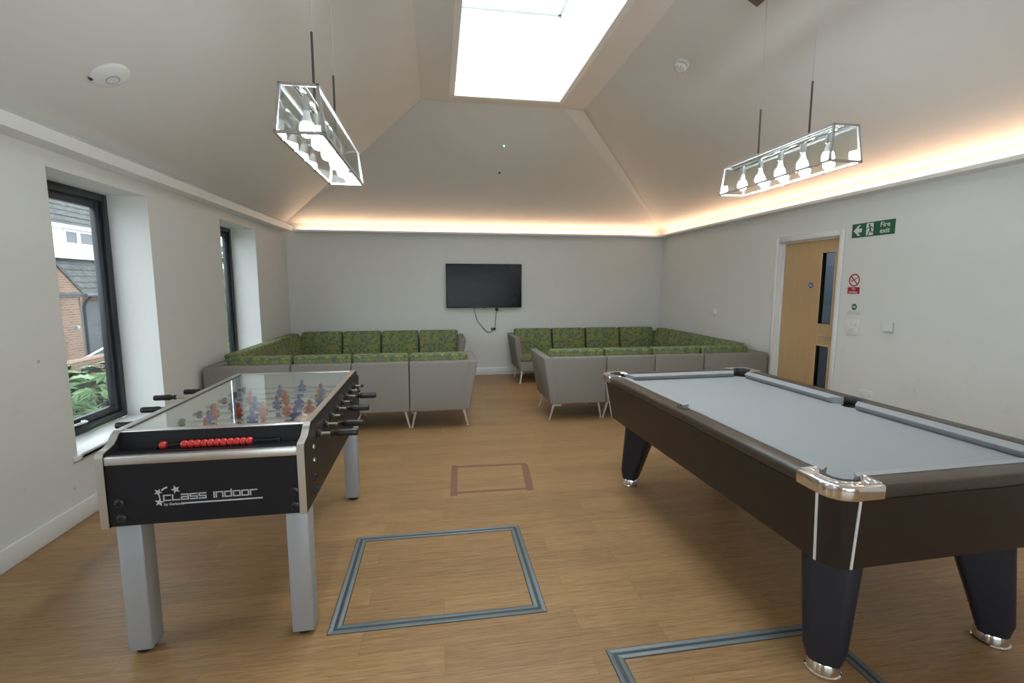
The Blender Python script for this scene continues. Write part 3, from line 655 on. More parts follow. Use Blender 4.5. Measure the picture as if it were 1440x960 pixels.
# tapered legs, outer corner upright
LT = [None]
for sx in (-1, 1):
    for sy in (-1, 1):
        kx, ky = sx*(OW-.048)-(.045 if sx > 0 else 0), sy*(OL-.048); ux, uy = sx*.7071, sy*.7071; vx, vy = -uy, ux
        def ringp(z, ro, ri, h, r):
            p = []
            for a0, b0, g0 in ((ro-r, h-r, 0), (ri+r*.6, h-r*.6, PI/2), (ri+r*.6, -h+r*.6, PI), (ro-r, -h+r, 3*PI/2)):
                rr = r if g0 in (0, 3*PI/2) else r*.6
                for k in range(7):
                    g = g0+PI/2*k/6; q = a0+rr*math.cos(g); w = b0+rr*math.sin(g)
                    p.append((kx+ux*q+vx*w, ky+uy*q+vy*w, z))
            return p
        mb = MB(); R_ = [ringp(.53, -.168, -.392, .104, .05), ringp(.505, -.166, -.384, .102, .05), ringp(.115, -.130, -.258, .074, .042), ringp(.055, -.140, -.240, .058, .036)]
        V = [[mb.b.verts.new(p) for p in q] for q in R_]
        for a, c in zip(V, V[1:]):
            for i in range(len(a)): mb.b.faces.new([a[i], a[(i+1)%len(a)], c[(i+1)%len(a)], c[i]])
        mb.b.faces.new(V[0]); mb.b.faces.new(list(reversed(V[-1])))
        lgo = obj('leg', mb, M['poolleg'], pt)
        cxx, cyy = kx-ux*.190, ky-uy*.190
        obj('foot', MB().lathe([(.050, 0), (.060, .003), (.062, .010), (.057, .014), (.058, .040), (.052, .054), (.02, .056)], (cxx, cyy, 0), 32), M['chrome'], lgo)

# ------------------------------------------------------------------ modular seating
def leg_at(parent, x, y, dx, dy, h=.205):
    mb = MB().tube([(x, y, h), (x+dx*.35, y+dy*.35, h*.65), (x+dx, y+dy, .004)], [.015, .013, .0085], 12)
    mb.lathe([(.011, 0), (.011, .004), (.008, .006)], (x+dx, y+dy, 0), 12)
    obj('leg', mb, M['brightsteel'], parent)
D = .76
def soft(name, x0, x1, y0, y1, z0, z1, par, bev, m='hexf'):
    return obj(name, MB().box(x0, x1, y0, y1, z0, z1), M[m], par, bevel=bev, seg=4)
def leaned(par, x0, x1):
    """back cushion leaning on the back of a seat unit"""
    g = .007
    bot = [(x0+g, .125, .43), (x1-g, .125, .43), (x1-g, .285, .43), (x0+g, .285, .43)]
    top = [(x0+g, .060, .785), (x1-g, .060, .785), (x1-g, .205, .785), (x0+g, .205, .785)]
    return obj('back_cushion', MB().hexa(bot, top), M['hexf'], par, bevel=.026, seg=4)
def leaned_side(par, y0, y1, xw, s):
    """cushion along a side: s=-1 side on low x"""
    g = .009; X = lambda d: xw - s*d
    bot = [(X(.125), y0+g, .43), (X(.285), y0+g, .43), (X(.285), y1-g, .43), (X(.125), y1-g, .43)]
    top = [(X(.060), y0+g, .785), (X(.205), y0+g, .785), (X(.205), y1-g, .785), (X(.060), y1-g, .785)]
    return obj('side_cushion', MB().hexa(bot, top), M['hexf'], par, bevel=.026, seg=4)
GB = .12
def seat_unit(label, loc, rz, w, kind, arm=0, corner=0, dlen=None, group=None):
    """local frame: x along the run, y from back (0) to front; corner -1/1: second back on low/high x side"""
    d = dlen or D
    t = thing('sofa_unit', label, 'sofa', loc, rz, group)
    e = .003; a0, a1 = e, w-e
    b = MB().box(a0, a1, .02, d-.01, .200, .345); obj('base', b, M['greyf'], t, bevel=.012, seg=2)
    bp = obj('back', MB().hexa([(a0, 0, .2), (a1, 0, .2), (a1, GB, .2), (a0, GB, .2)], [(a0, -.004, .712), (a1, -.004, .712), (a1, .10, .712), (a0, .10, .712)]), M['greyf'], t, bevel=.016, seg=3)
    s0, s1 = a0, a1
    if corner < 0: s0 = a0+.125
    if corner > 0: s1 = a1-.125
    soft('seat_cushion', s0+.003, s1-.003, .125, d, .345, .455, t, .03)
    if corner:
        xw = a0 if corner < 0 else a1; c = corner
        obj('side_back', MB().hexa([(xw, .1, .2), (xw-c*GB, .1, .2), (xw-c*GB, d-e, .2), (xw, d-e, .2)], [(xw, .1, .712), (xw-c*.10, .1, .712), (xw-c*.10, d-e, .712), (xw, d-e, .712)]), M['greyf'], t, bevel=.016, seg=3)
        if kind != 'near': leaned(t, s0+.07 if c < 0 else s0, s1 if c < 0 else s1-.07)
        else: leaned(t, s0+.07 if c < 0 else s0, s1 if c < 0 else s1-.07)
        leaned_side(t, .30, d, xw, c)
    else: leaned(t, s0, s1)
    if arm:
        x = a0 if arm < 0 else a1; s = arm; f = .018
        # arm panel splays outwards towards the top and forwards
        bot = [(x-s*.01, 0, .2), (x+s*.075, 0, .2), (x+s*.075, d-.06, .2), (x-s*.01, d-.06, .2)]
        topr = [(x-s*.010, -.004, .712), (x+s*.095, -.004, .712), (x+s*.095, d+.02, .712), (x-s*.010, d+.02, .712)]
        bot = [(x-s*.075, -.002, .2), (x+s*.010, -.002, .2), (x+s*.010, d-.05, .2), (x-s*.075, d-.05, .2)]
        topr = [(x+s*.0, -.006, .712), (x+s*.090, -.006, .712), (x+s*.090, d+.03, .712), (x+s*.0, d+.03, .712)]
        obj('arm', MB().hexa(bot, topr), M['greyf'], t, bevel=.018, seg=3)
    xi0, xi1 = a0+.055, a1-.055
    if arm < 0: xi0 += .0
    leg_at(t, xi0, .10, -.045, .045 if False else .03); leg_at(t, xi1, .10, .045, .03)
    leg_at(t, xi0, d-.12, -.045, .05); leg_at(t, xi1, d-.12, .045, .05)
    return t
NYL, NYR = 4.80, 4.87; BYL, BYR = 7.56, 7.62
GL_, GR_ = 'seat units of the left sofa group', 'seat units of the right sofa group'
xsL = [-2.215, -1.43, -.865, -.305, .300]
# left group, run with its back to the games tables
seat_unit('grey and green corner sofa unit against the window wall, nearest the football table', (xsL[0], NYL, 0), 0, xsL[1]-xsL[0], 'near', corner=-1, group=GL_)
seat_unit('armless grey and green sofa unit beside the corner unit, directly behind the football table', (xsL[1], NYL, 0), 0, xsL[2]-xsL[1], 'near', group=GL_)
seat_unit('armless grey and green sofa unit next to the armed one, behind the football table handles', (xsL[2], NYL, 0), 0, xsL[3]-xsL[2], 'near', group=GL_)
seat_unit('grey and green end sofa unit with right arm, seen from behind beside the walkway', (xsL[3], NYL, 0), 0, xsL[4]-xsL[3], 'near', arm=1, group=GL_)
# left group, run below the far window (front faces +x)
def runL(y0, y1, **k): return seat_unit(loc=(XL+.047, y1, 0), rz=-PI/2, w=y1-y0, **k)
runL(NYL+.765, NYL+1.335, kind='side', label='armless grey and green sofa unit under the far window, nearer the football table', group=GL_)
runL(NYL+1.335, BYL-.763, kind='side', label='armless grey and green sofa unit under the far window, nearer the back wall', group=GL_)
# left group, run along the television wall (front faces -y)
def runB(x0, x1, yb, **k): return seat_unit(loc=(x1, yb, 0), rz=PI, w=x1-x0, **k)
runB(xsL[0], xsL[1], BYL, kind='back', corner=1, label='grey and green corner sofa unit in the back left corner of the room', group=GL_)
runB(xsL[1], xsL[2], BYL, kind='back', label='armless sofa unit on the back wall next to the left corner unit', group=GL_)
runB(xsL[2], xsL[3], BYL, kind='back', label='armless sofa unit on the back wall, second from the television on its left', group=GL_)
runB(xsL[3], xsL[4], BYL, kind='back', arm=-1, label='end sofa unit with one arm on the back wall, just left of the television cable', group=GL_)
xsR = [1.185, 1.80, 2.36, 2.945, 3.735]
seat_unit('grey and green end sofa unit with one arm, back turned, left of the pool table', (xsR[0], NYR, 0), 0, xsR[1]-xsR[0], 'near', arm=-1, group=GR_)
seat_unit('armless grey and green sofa unit behind the far left pool table corner', (xsR[1], NYR, 0), 0, xsR[2]-xsR[1], 'near', group=GR_)
seat_unit('armless grey and green sofa unit behind the pool table, beside the corner unit', (xsR[2], NYR, 0), 0, xsR[3]-xsR[2], 'near', group=GR_)
seat_unit('grey and green corner sofa unit against the right wall, beside the oak door', (xsR[3], NYR, 0), 0, xsR[4]-xsR[3], 'near', corner=1, group=GR_)
def runR(y0, y1, **k): return seat_unit(loc=(XR-.054, y0, 0), rz=PI/2, w=y1-y0, **k)
runR(NYR+.765, NYR+1.36, kind='side', label='armless grey and green sofa unit on the right wall, nearer the door', group=GR_)
runR(NYR+1.36, BYR-.765, kind='side', label='armless grey and green sofa unit on the right wall, nearer the back corner', group=GR_)
runB(xsR[3], xsR[4], BYR, kind='back', corner=-1, label='grey and green corner sofa unit in the back right corner of the room', group=GR_)
runB(xsR[2], xsR[3], BYR, kind='back', label='armless sofa unit on the back wall next to the right corner unit', group=GR_)
runB(xsR[1], xsR[2], BYR, kind='back', label='armless sofa unit on the back wall, second from the television on its right', group=GR_)
runB(xsR[0], xsR[1], BYR, kind='back', arm=1, label='end sofa unit with one arm on the back wall, just right of the television', group=GR_)
tag(obj('extension_block', MB().box(1.255, 1.335, 5.0, 5.06, .145, .199), M['white'], bevel=.004), 'small white box fixed under the armed sofa left of the pool table', 'socket box')

# ------------------------------------------------------------------ television
tv = thing('television', 'black flat television on a bracket on the back wall', 'television', (.735, YB-.006, 1.468))
obj('casing', MB().box(-.60, .60, -.085, -.045, -.345, .345), M['bezel'], tv, bevel=.006, seg=2)
f = .012
obj('bezel', MB().box(-.607, -.607+f, -.092, -.05, -.349, .349).box(.607-f, .607, -.092, -.05, -.349, .349).box(-.607+f, .607-f, -.092, -.05, .349-f, .349).box(-.607+f, .607-f, -.092, -.05, -.349, -.349+.018), M['bezel'], tv, bevel=.002, seg=1)
obj('screen', MB().box(-.596, .596, -.0885, -.084, -.332, .338), M['tvblack'], tv)
obj('logo_tab', MB().box(-.03, .03, -.093, -.085, -.356, -.349), M['bezel'], tv, bevel=.002, seg=1)
obj('wall_bracket', MB().box(-.3, .3, -.045, 0, -.2, .2), M['blackplastic'], tv)
def smooth_path(p, n=6):
    out = []
    for i in range(len(p)-1):
        a, b, c, d = [Vector(p[max(0, min(len(p)-1, j))]) for j in (i-1, i, i+1, i+2)]
        for k in range(n):
            t = k/n; out.append(.5*((2*b)+(-a+c)*t+(2*a-5*b+4*c-d)*t*t+(-a+3*b-3*c+d)*t**3))
    out.append(Vector(p[-1])); return out
yc = YB-.012
pc = thing('power_cable', 'loose black television power cable knotted below the screen', 'cable', (.75, YB, .9))
path = [(.573, yc-.03, 1.110), (.585, yc, 1.05), (.618, yc, .92), (.69, yc, .82), (.745, yc, .755), (.80, yc, .715), (.845, yc, .715), (.885, yc, .75), (.905, yc, .765), (.915, yc-.006, .82), (.925, yc, .92), (.935, yc, 1.0), (.942, yc-.02, 1.07)]
obj('cord', MB().tube([p - Vector((.75, YB, .9)) for p in smooth_path(path)], .0045, 8), M['cord'], pc)
kn = [(.885+.035*math.sin(a*2.0), yc-.008-.004*math.cos(3*a), .765+.018*math.cos(a*3)) for a in [k*PI/8 for k in range(17)]]
obj('knot', MB().tube([Vector(p) - Vector((.75, YB, .9)) for p in smooth_path(kn, 3)], .005, 8), M['cord'], pc)
obj('plug', MB().lathe([(.024, -.02), (.026, 0), (.024, .02), (.01, .03)], (.942-.75, -.034, 1.083-.9), 18), M['blackplastic'], pc)

# ------------------------------------------------------------------ pendant lamps over the two tables
def pendant(label, x, yn, zb, ceilz):
    Lp = .955; t = thing('pendant_lamp', label, 'pendant lamp', (x, yn+Lp/2, zb))
    bw, tw, h, hl = .09, .070, .180, Lp/2; r = .0055; tl_ = hl-.012
    Bc = [(-bw, -hl, 0), (bw, -hl, 0), (bw, hl, 0), (-bw, hl, 0)]; Tc = [(-tw, -tl_, h), (tw, -tl_, h), (tw, tl_, h), (-tw, tl_, h)]
    f = MB()
    def bar(a, c, w=r):
        a, c = Vector(a), Vector(c); d = (c-a).normalized(); u = Vector((0,0,1)) if abs(d.z) < .9 else Vector((1,0,0)); p = d.cross(u).normalized()*w; q = p.cross(d).normalized()*w
        a = a-d*w; c = c+d*w
        f.hexa([a-p-q, a+p-q, a+p+q, a-p+q], [c-p-q, c+p-q, c+p+q, c-p+q])
    for i in range(4): bar(Bc[i], Bc[(i+1)%4]); bar(Tc[i], Tc[(i+1)%4]); bar(Bc[i], Tc[i])
    fr = obj('frame', f, M['frame_lamp'], t)
    for i in range(4):
        a, b_, c, d = Vector(Bc[i]), Vector(Bc[(i+1)%4]), Vector(Tc[(i+1)%4]), Vector(Tc[i])
        n = (b_-a).cross(d-a).normalized()*.0015
        obj('glass_panel', MB().hexa([a-n, b_-n, c-n, d-n], [a+n, b_+n, c+n, d+n]), M['lampglass'], t)
    for s in (-1, 1):
        for k in range(4): pass
    mb = MB()
    for s in (-1, 1):
        for k in range(6): mb.box(s*bw-.006, s*bw+.006, -hl+.08+k*.16-.008, -hl+.08+k*.16+.008, -.008, -.004)
    obj('clip', mb, M['chrome'], fr)
    obj('lamp_bar', MB().box(-.022, .022, -tl_, tl_, h-.012, h+.006), M['chrome'], t, bevel=.003, seg=1)
    for k in range(5):
        y = -hl+.115+k*(Lp-.23)/4
        so = obj('socket', MB().lathe([(.015, h-.012), (.016, h-.06), (.013, h-.064)], (0, y, 0), 16), M['steel'], t)
        pr = [(.0235, .0715), (.028, .060), (.030, .046), (.028, .032), (.020, .020), (.010, .0155), (0, .0145)]
        obj('bulb_neck', MB().lathe([(.012, .118), (.0138, .100), (.0203, .082), (.0240, .071)], (0, y, 0), 20), M['white'], so)
        obj('bulb', MB().lathe(pr, (0, y, 0), 20), M['bulb'], so)
    for s in (-1, 1):
        yy = s*.215
        obj('stem', MB().tube([(0, yy, h), (0, yy, h+.31)], .0055, 10), M['rodbrown'], t)
        obj('wire', MB().tube([(0, yy, h+.31), (0, yy, ceilz(x)-zb-.03)], .0015, 8), M['wire'], t)
    slope = math.atan(.5298)*(1 if x < .8 else -1)
    cz = ceilz(x)-zb
    cn = obj('canopy', MB().box(-.055, .055, -.36, .36, -.038, -.002), M['canopy'], t, bevel=.003, seg=1, loc=(0, 0, cz), rot=(0, -slope, 0))
ceilL = lambda x: ZW + (ZC-ZW)/(CL-XL)*(x-XL); ceilR = lambda x: ZW + (ZC-ZW)/(XR-CR)*(XR-x)
pendant('lit glass box pendant lamp with bulbs hanging above the football table', -.515, 2.01, 2.065, ceilL)
pendant('lit glass box pendant lamp with bulbs hanging above the pool table', 2.07, 2.225, 2.112, ceilR)

# ------------------------------------------------------------------ ceiling fittings
def on_slope(side):
    a = math.atan((ZC-ZW)/(CL-XL))
    return {'L': Matrix.Rotation(PI, 4, 'X') @ Matrix.Rotation(a, 4, 'Y'), 'R': Matrix.Rotation(PI, 4, 'X') @ Matrix.Rotation(-a, 4, 'Y'), 'B': Matrix.Rotation(PI, 4, 'X') @ Matrix.Rotation(-a*0-math.atan(.53), 4, 'X')}[side]
def fitting(name, label, cat, p, side): 
    t = thing(name, label, cat, p); t.rotation_euler = on_slope(side).to_euler(); return t
t = fitting('ceiling_speaker', 'large round white ceiling disc near the left wall', 'ceiling fitting', (-1.80, 3.127, ceilL(-1.80)), 'L')
obj('dish', MB().lathe([(.098, 0), (.100, .006), (.096, .016), (.075, .026), (.040, .033), (.0, .034)], (0,0,0), 40), M['white'], t)
mb = MB(); ring(mb, 0, 0, .031, .035, .030, .0365); obj('ring', mb, M['inkpale'], t)
obj('hub', MB().lathe([(.030, .03), (.029, .037), (0, .038)], (0,0,0), 28), M['white'], t)
obj('slot', MB().box(-.085, -.070, .046, .062, .006, .021), M['dark'], t)
t = fitting('smoke_alarm', 'small white domed smoke alarm near the right hand pendant', 'smoke alarm', (2.08, 3.99, ceilR(2.08)), 'R')
obj('base', MB().lathe([(.058, 0), (.058, .012), (.050, .016)], (0,0,0), 32), M['white'], t)
obj('collar', MB().lathe([(.046, .015), (.046, .030)], (0,0,0), 32), M['inkpale'], t)
obj('head', MB().lathe([(.050, .028), (.052, .036), (.048, .050), (.036, .062), (.024, .064), (.022, .058), (0, .058)], (0,0,0), 32), M['white'], t)
mb = MB()
for k in range(10):
    a = k*2*PI/10; mb.tube([(.043*math.cos(a), .043*math.sin(a), .054), (.037*math.cos(a), .037*math.sin(a), .0615)], .003, 6)
obj('vent', mb, M['dark'], t)
bz = lambda y: ZW-.01 + (ZC-.016-ZW+.01)/(YB+.02-CF+.02)*(YB+.02-y)
t = fitting('pilot_light', 'tiny green pilot light glowing on the sloping ceiling', 'indicator light', (.853, 6.17, bz(6.17)), 'B')
obj('housing', MB().lathe([(.016, 0), (.015, .004), (.010, .006)], (0,0,0), 20), M['white'], t)
obj('lens', MB().lathe([(.0085, .005), (.008, .009), (0, .011)], (0,0,0), 16), M['led_green'], t)
t = fitting('ceiling_sensor', 'small dark round sensor on the ceiling above the television', 'sensor', (.852, 6.60, bz(6.60)), 'B')
obj('rim', MB().lathe([(.030, 0), (.029, .006), (.020, .009)], (0,0,0), 24), M['white'], t)
obj('lens', MB().lathe([(.017, .007), (.016, .016), (.008, .022), (0, .023)], (0,0,0), 20), M['dark'], t)

# ------------------------------------------------------------------ signs and switches on the right wall (local x = along wall to the right of the viewer, z up)
RW = (PI/2, 0, -PI/2)
def wall_thing(name, label, cat, y, z): return thing(name, label, cat, (XR, y, z), rot=(0, 0, -PI/2))
# local: +x -> world -y (viewer's right), -y -> world -x (towards the room)
def wtext(txt, size, x, z, y, m, par, name='lettering'):
    mb = text_mb(txt, size); mb.move(Matrix.Translation((x, y, z)) @ Matrix.Rotation(PI/2, 4, 'X')); return obj(name, mb, m, par)
t = wall_thing('fire_exit_sign', 'green fire exit sign with arrow and running figure on the right wall', 'sign', 3.718, 1.972)
obj('backing', MB().box(-.215, .215, -.002, 0, -.0675, .0665), M['signwhite'], t)
obj('panel', MB().box(-.210, .210, -.004, -.002, -.0620, .0620), M['green'], t)
mb = MB(); y0, y1 = -.0052, -.0038
mb.prism([(-.193, 0), (-.143, .047), (-.120, .047), (-.149, .017), (-.108, .017), (-.108, -.017), (-.149, -.017), (-.120, -.047), (-.143, -.047)], y0, y1, 'y')
obj('arrow', mb, M['signwhite'], t)
dp = obj('doorway', MB().box(-.062, .008, y0, y1, -.052, .054), M['signwhite'], t)
mb = MB(); g0, g1 = -.0062, -.0050
mb.prism([(-.032+.009*math.cos(k*PI/6), .037+.009*math.sin(k*PI/6)) for k in range(12)], g0, g1, 'y')
def limb(p, w):
    for (ax, az), (bx_, bz_) in zip(p, p[1:]):
        a, c = Vector((ax, az)), Vector((bx_, bz_)); d = (c-a).normalized(); n = Vector((-d.y, d.x))*w/2; a = a-d*w*.3; c = c+d*w*.3
        mb.prism([((a-n).x, (a-n).y), ((c-n).x, (c-n).y), ((c+n).x, (c+n).y), ((a+n).x, (a+n).y)], g0, g1, 'y')
limb([(-.026, .022), (-.020, -.006)], .017); limb([(-.030, .022), (-.046, .012), (-.058, .002)], .006); limb([(-.020, .022), (-.006, .018), (.002, .006)], .006)
limb([(-.022, -.006), (-.032, -.026), (-.044, -.050)], .009); limb([(-.018, -.006), (-.010, -.026), (.010, -.027)], .009)
obj('running_figure', mb, M['green'], dp)
wtext('Fire', .060, .072, .008, -.0046, M['signwhite'], t); wtext('exit', .060, .072, -.044, -.0046, M['signwhite'], t)
t = wall_thing('no_smoking_sign', 'no smoking sign with red ring and red panel beside the door', 'sign', 3.862, 1.493)
obj('plate', MB().box(-.068, .068, -.0016, 0, -.094, .094), M['signwhite'], t)
mb = MB()
for k in range(40):
    a, c = k*2*PI/40, (k+1)*2*PI/40; mb.prism([(r*math.cos(g), .033+r*math.sin(g)) for r, g in ((.047, a), (.058, a), (.058, c), (.047, c))], -.0030, -.0016, 'y')
mb.prism([(-.039, .066), (-.033, .072), (.039, 0), (.033, -.006)], -.0036, -.0016, 'y')
obj('ring', mb, M['signred'], t)
mb = MB(); mb.prism([(-.036, .022), (-.030, .016), (.030, .050), (.026, .056)], -.0026, -.0016, 'y'); mb.prism([(.028, .052), (.032, .046), (.040, .051), (.036, .057)], -.0026, -.0016, 'y')
mb.prism([(-.034, .030), (-.030, .030), (-.034, .044), (-.028, .056), (-.031, .056), (-.039, .044)], -.0026, -.0016, 'y')
obj('cigarette', mb, M['ink'], t)
obj('panel', MB().box(-.064, .064, -.0028, -.0016, -.091, -.030), M['signred'], t)
wtext('No', .027, -.017, -.054, -.0034, M['signwhite'], t); wtext('smoking', .027, -.050, -.083, -.0034, M['signwhite'], t)
t = wall_thing('wall_notice', 'white paper notice with green roundel above the light switches', 'notice', 3.838, 1.247)
obj('sheet', MB().box(-.092, .092, -.0012, 0, -.066, .066), M['signwhite'], t)
obj('roundel', MB().lathe([(.029, 0), (.029, .001), (0, .0011)], (-.002, -.0012, .034), 28, Matrix.Rotation(PI/2, 4, 'X')), M['green'], t)
mb = MB()
for z, w in ((.042, .018), (.034, .022), (.026, .016)): mb.box(-.002-w, -.002+w, -.0034, -.0022, z-.0022, z+.0022)
obj('roundel_print', mb, M['signwhite'], t)
mb = MB(); random.seed(3)
for z, w in ((-.012, .062), (-.030, .070)):
    x = -w
    while x < w: k = random.uniform(.008, .020); mb.box(x, min(w, x+k), -.0020, -.0011, z-.0035, z+.0035); x += k+.004
obj('print', mb, M['inkpale'], t)
t = wall_thing('light_switch', 'large white plate of six rocker switches beside the door', 'light switch', 3.845, 1.092)
obj('plate', MB().box(-.073, .073, -.009, 0, -.073, .073), M['white'], t, bevel=.004, seg=2)
for i in range(3):
    for j in (-1, 1):
        x = -.040+i*.040; obj('rocker', MB().hexa([(x-.008, -.009, j*.028-.014), (x+.008, -.009, j*.028-.014), (x+.008, -.009, j*.028+.014), (x-.008, -.009, j*.028+.014)], [(x-.008, -.0125, j*.028-.013), (x+.008, -.0125, j*.028-.013), (x+.008, -.0155, j*.028+.013), (x-.008, -.0155, j*.028+.013)]), M['white'], t)
for nm, lab, y, z in (('wall_sensor', 'white square control box on the right wall, nearer the camera than the switches', 3.480, 1.130), ('wall_sensor', 'small white square control box on the right wall beyond the door', 6.057, 1.116)):
    t = wall_thing(nm, lab, 'control box', y, z)
    obj('cover', MB().box(-.041, .041, -.030, -.003, -.041, .041), M['white'], t, bevel=.005, seg=2); obj('back_plate', MB().box(-.036, .036, -.004, 0, -.036, .036), M['inkpale'], t)
t = wall_thing('wall_socket', 'white double power socket low on the right wall behind the pool table', 'power socket', 3.640, .504)
obj('plate', MB().box(-.073, .073, -.008, 0, -.043, .043), M['white'], t, bevel=.004, seg=2)
for s in (-1, 1):
    mb = MB(); x = s*.040
    mb.box(x-.003, x+.003, -.0088, -.007, .006, .014).box(x-.014, x-.008, -.0088, -.007, -.012, -.007).box(x+.008, x+.014, -.0088, -.007, -.012, -.007)
    obj('pin_holes', mb, M['dark'], t); obj('switch', MB().box(s*.013-.007, s*.013+.007, -.012, -.007, .016, .034), M['white'], t, bevel=.001, seg=1)

# ------------------------------------------------------------------ floor: two inlaid hatch frames and a taped outline
def hatch(label, x0, x1, y0, y1, rz, w=.054):
    t = thing('floor_hatch', label, 'floor hatch', ((x0+x1)/2, (y0+y1)/2, 0), rz); hx, hy = (x1-x0)/2, (y1-y0)/2
    def bars(o, i, z0, z1, mb):
        ax, ay, bx_, by_ = hx-o, hy-o, hx-i, hy-i
        for P in ([(-ax,-ay),(ax,-ay),(bx_,-by_),(-bx_,-by_)], [(ax,-ay),(ax,ay),(bx_,by_),(bx_,-by_)], [(ax,ay),(-ax,ay),(-bx_,by_),(bx_,by_)], [(-ax,ay),(-ax,-ay),(-bx_,-by_),(-bx_,by_)]): mb.prism(P, z0, z1, 'z')
        return mb
    mb = bars(.001, w*.37, .0005, .0035, MB()); bars(w*.63, w-.001, .0005, .0035, mb)
    obj('frame', mb, M['hatch'], t, bevel=.001, seg=1)
    obj('groove', bars(w*.37, w*.63, .0002, .0018, MB()), M['hatchdark'], t)
    obj('seal', bars(-.002, .001, .0002, .0012, bars(w-.001, w+.002, .0002, .0012, MB())), M['dark'], t)
hatch('grey framed floor hatch in the middle of the oak floor', -.495, .465, 1.955, 2.752, 0)
hatch('grey framed floor hatch partly under the near leg of the pool table', .655, 1.635, .90, 1.698, .01)
ta = thing('tape_outline', 'rectangle of brown tape marks on the floor by the sofas', 'tape mark', (.37, 3.49, 0))
def strip(x0, y0, x1, y1, w):
    a, c = Vector((x0-.37, y0-3.49)), Vector((x1-.37, y1-3.49)); d = (c-a).normalized(); n = Vector((-d.y, d.x))*w/2
    obj('tape_strip', MB().prism([tuple(a-n), tuple(c-n), tuple(c+n), tuple(a+n)], .0003, .0009 + random.uniform(0, .0003), 'z'), M['tape'], ta)
strip(.082, 3.225, .110, 3.80, .05); strip(.635, 3.235, .685, 3.74, .055); strip(.12, 3.765, .70, 3.745, .036); strip(.10, 3.275, .65, 3.268, .034)

# ------------------------------------------------------------------ outdoors: the house across the way and the planting
struct('ground', MB().box(-40, XL-.5, -30, 60, -1.6, -1.4), M['paving'])
struct('terrace', MB().box(-4.6, XL-.34, -10, 16, -.6, -.15), M['paving'])
hs = thing('brick_house', 'brick house with grey tiled roof and white dormer seen through the window', 'house', (-11, 17, -1.4))
def H(x, y, z): return (x+11, y-17, z+1.4)
def hb(mb, x0, x1, y0, y1, z0, z1): a = H(x0, y0, z0); c = H(x1, y1, z1); return mb.box(a[0], c[0], a[1], c[1], a[2], c[2])
g = MB().prism([(13-17, 0), (16.62-17, 0), (16.62-17, 1.12+1.4), (16.72-17, 1.20+1.4), (16.72-17, 1.30+1.4), (13.6-17, 4.1+1.4), (13-17, 4.1+1.4)], -.25, 0, 'x')
for k in range(6): hb(g, -11.0, -10.96, 16.60, 16.62+.018*k, 1.0+.075*(k-3), 1.07+.075*(k-3))
obj('gable_wall', g, M['brick'], hs)
vb = MB(); vb.prism([(16.78-17, 1.30+1.4), (16.78-17, 1.20+1.4), (13.0-17, 4.60+1.4), (13.0-17, 4.70+1.4)], -.30, .04, 'x'); obj('verge', vb, M['tile'], hs)
obj('rear_wall', hb(MB(), -11.8, -11.6, 16.6, 30, -1.4, 1.2), M['brick'], hs)
def slope_roof(name, x0, z0, x1, z1, ya, yb, step):
    mb = MB(); n = max(1, int(math.hypot(x1-x0, z1-z0)/step))
    for k in range(n):   # overlapping courses
        a, c = k/n, (k+1)/n
        xa, za, xc, zc = x0+(x1-x0)*a, z0+(z1-z0)*a, x0+(x1-x0)*c, z0+(z1-z0)*c
        mb.hexa([H(xa, ya, za-.05), H(xa, yb, za-.05), H(xc-.02, yb, zc-.06), H(xc-.02, ya, zc-.06)], [H(xa+.015, ya, za+.03), H(xa+.015, yb, za+.03), H(xc, yb, zc-.005), H(xc, ya, zc-.005)])
    return obj(name, mb, M['tile'], hs)
slope_roof('lower_roof', -10.95, 1.17, -12.6, 2.75, 12.5, 30, .27)
slope_roof('upper_roof', -11.9, 3.35, -15.2, 6.4, 12.5, 30, .30)
dm = obj('dormer', hb(MB(), -13.5, -11.95, 14.5, 20.5, 2.35, 3.36), M['render'], hs)
obj('fascia', hb(MB(), -11.95, -11.78, 14.4, 20.6, 3.30, 3.42), M['white'], hs)
for a, c in ((17.72, 18.20), (18.36, 19.0)):
    z0, z1 = 2.86, 3.22; f = MB(); hb(f, -11.95, -11.91, a-.06, a, z0-.06, z1+.05); hb(f, -11.95, -11.91, c, c+.06, z0-.06, z1+.05); hb(f, -11.95, -11.91, a, c, z0-.06, z0); hb(f, -11.95, -11.91, a, c, z1, z1+.05)
    w = obj('window', f, M['white'], dm); obj('pane', hb(MB(), -11.945, -11.93, a, c, z0, z1), M['housewin'], w)
obj('gutter', MB().tube([H(-10.88, 16.75, 1.16), H(-10.88, 29, 1.16)], .055, 12), M['garage'], hs)
obj('downpipe', MB().tube([H(-10.9, 16.98, 1.12), H(-11.02, 16.96, 1.0), H(-11.1, 16.95, .8), H(-11.1, 16.95, -1.4)], .045, 12), M['blackplastic'], hs)
gd = obj('garage_door', hb(MB(), -11.6, -11.54, 17.2, 19.4, -1.4, .95), M['garage'], hs)
mb = MB()
for k in range(14): hb(mb, -11.54, -11.525, 17.2, 19.4, -1.35+.165*k, -1.35+.165*k+.13)
obj('slats', mb, M['garage'], gd)
obj('wall_light', hb(MB(), -11.0, -10.92, 16.36, 16.43, .14, .24), M['inkpale'], hs, bevel=.02)
rl = thing('handrail', 'pale metal handrail sloping up in front of the brick house', 'handrail', (-10.2, 15.5, -1.4))
obj('rail', MB().tube([(0, -1.6, .42), (0, 2.6, 1.40)], .028, 10), M['white'], rl)
for y in (-1.4, 0, 1.4, 2.5): obj('post', MB().tube([(0, y, 0), (0, y, .47+(y+1.4)*.233)], .022, 8), M['white'], rl)
tag(obj('garden_wall', MB().box(-5.6, -5.35, 5.5, 12.5, -1.4, .34), M['brick'], bevel=.01), 'low red brick garden wall behind the shrub outside', 'garden wall')
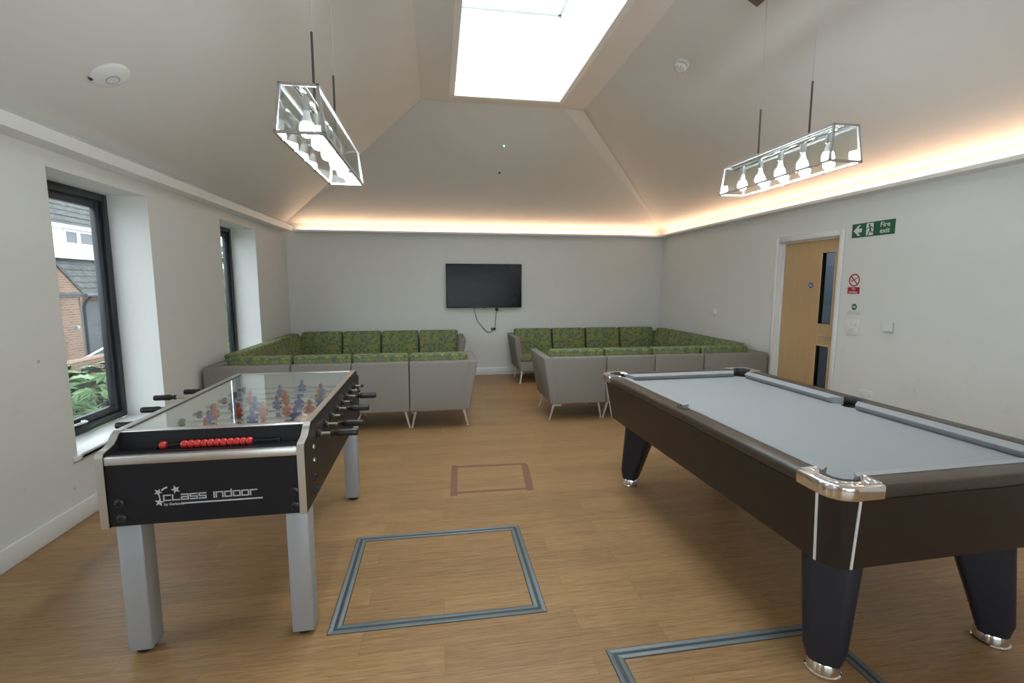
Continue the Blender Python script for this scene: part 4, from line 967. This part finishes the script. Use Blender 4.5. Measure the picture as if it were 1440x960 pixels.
def leafy(name, label, cat, c, rx, ry, rz, n, size, mats, stems, palm=True, seed=1):
    rnd = random.Random(seed); t = thing(name, label, cat, (c[0], c[1], stems))
    bms = [MB() for _ in mats]
    for i in range(n):
        while True:
            p = Vector((rnd.uniform(-1, 1), rnd.uniform(-1, 1), rnd.uniform(-1, 1)))
            if .15 < p.length < 1: break
        ctr = Vector((p.x*rx, p.y*ry, c[2]-stems+p.z*rz)); o = Vector((p.x*ry, p.y*rx, p.z*.6+.35)).normalized()
        side = o.cross(Vector((rnd.uniform(-1,1), rnd.uniform(-1,1), rnd.uniform(-.4,.4)))).normalized(); fwd = side.cross(o).normalized()
        mb = bms[rnd.randrange(len(mats))]; sc = size*rnd.uniform(.6, 1.2)
        fingers = [(-1.1, .7), (-.55, .9), (0, 1.0), (.55, .9), (1.1, .7)] if palm else [(0, 1.0)]
        for a, l in fingers:
            d = (fwd*math.cos(a)+side*math.sin(a)); s = d.cross(o).normalized(); w = sc*l*(.17 if palm else .28); droop = -o*sc*.22*l
            P0 = ctr; P1 = ctr+d*sc*l*.5; P2 = ctr+d*sc*l+droop
            vs = [mb.b.verts.new(v) for v in (P0, P1-s*w+droop*.2, P2, P1+s*w+droop*.2, P1+o*sc*.04)]
            for q in ((0,1,4),(1,2,4),(2,3,4),(3,0,4)): mb.b.faces.new([vs[k] for k in q])
    for mb, m in zip(bms, mats): 
        o = obj('foliage', mb, m, t); o['kind'] = 'stuff'
    sb = MB()
    for i in range(5):
        a = i*1.26; sb.tube([(0, 0, 0), (.2*rx*math.cos(a), .2*ry*math.sin(a), (c[2]-stems)*.5), (.6*rx*math.cos(a), .6*ry*math.sin(a), c[2]-stems)], [.03, .02, .008], 7)
    obj('stems', sb, M['bark'], t)
leafy('shrub', 'broad leaved green shrub just outside the nearer window', 'shrub', (-3.75, 5.65, .12), .85, 1.0, .52, 420, .20, [M['leaf'], M['leafpale']], -.15, True, 4)
leafy('tree', 'dense green tree outside the far window', 'tree', (-4.3, 10.6, 1.1), 1.2, 1.9, 1.15, 1500, .17, [M['leaf'], M['leafpale']], -.15, False, 9)
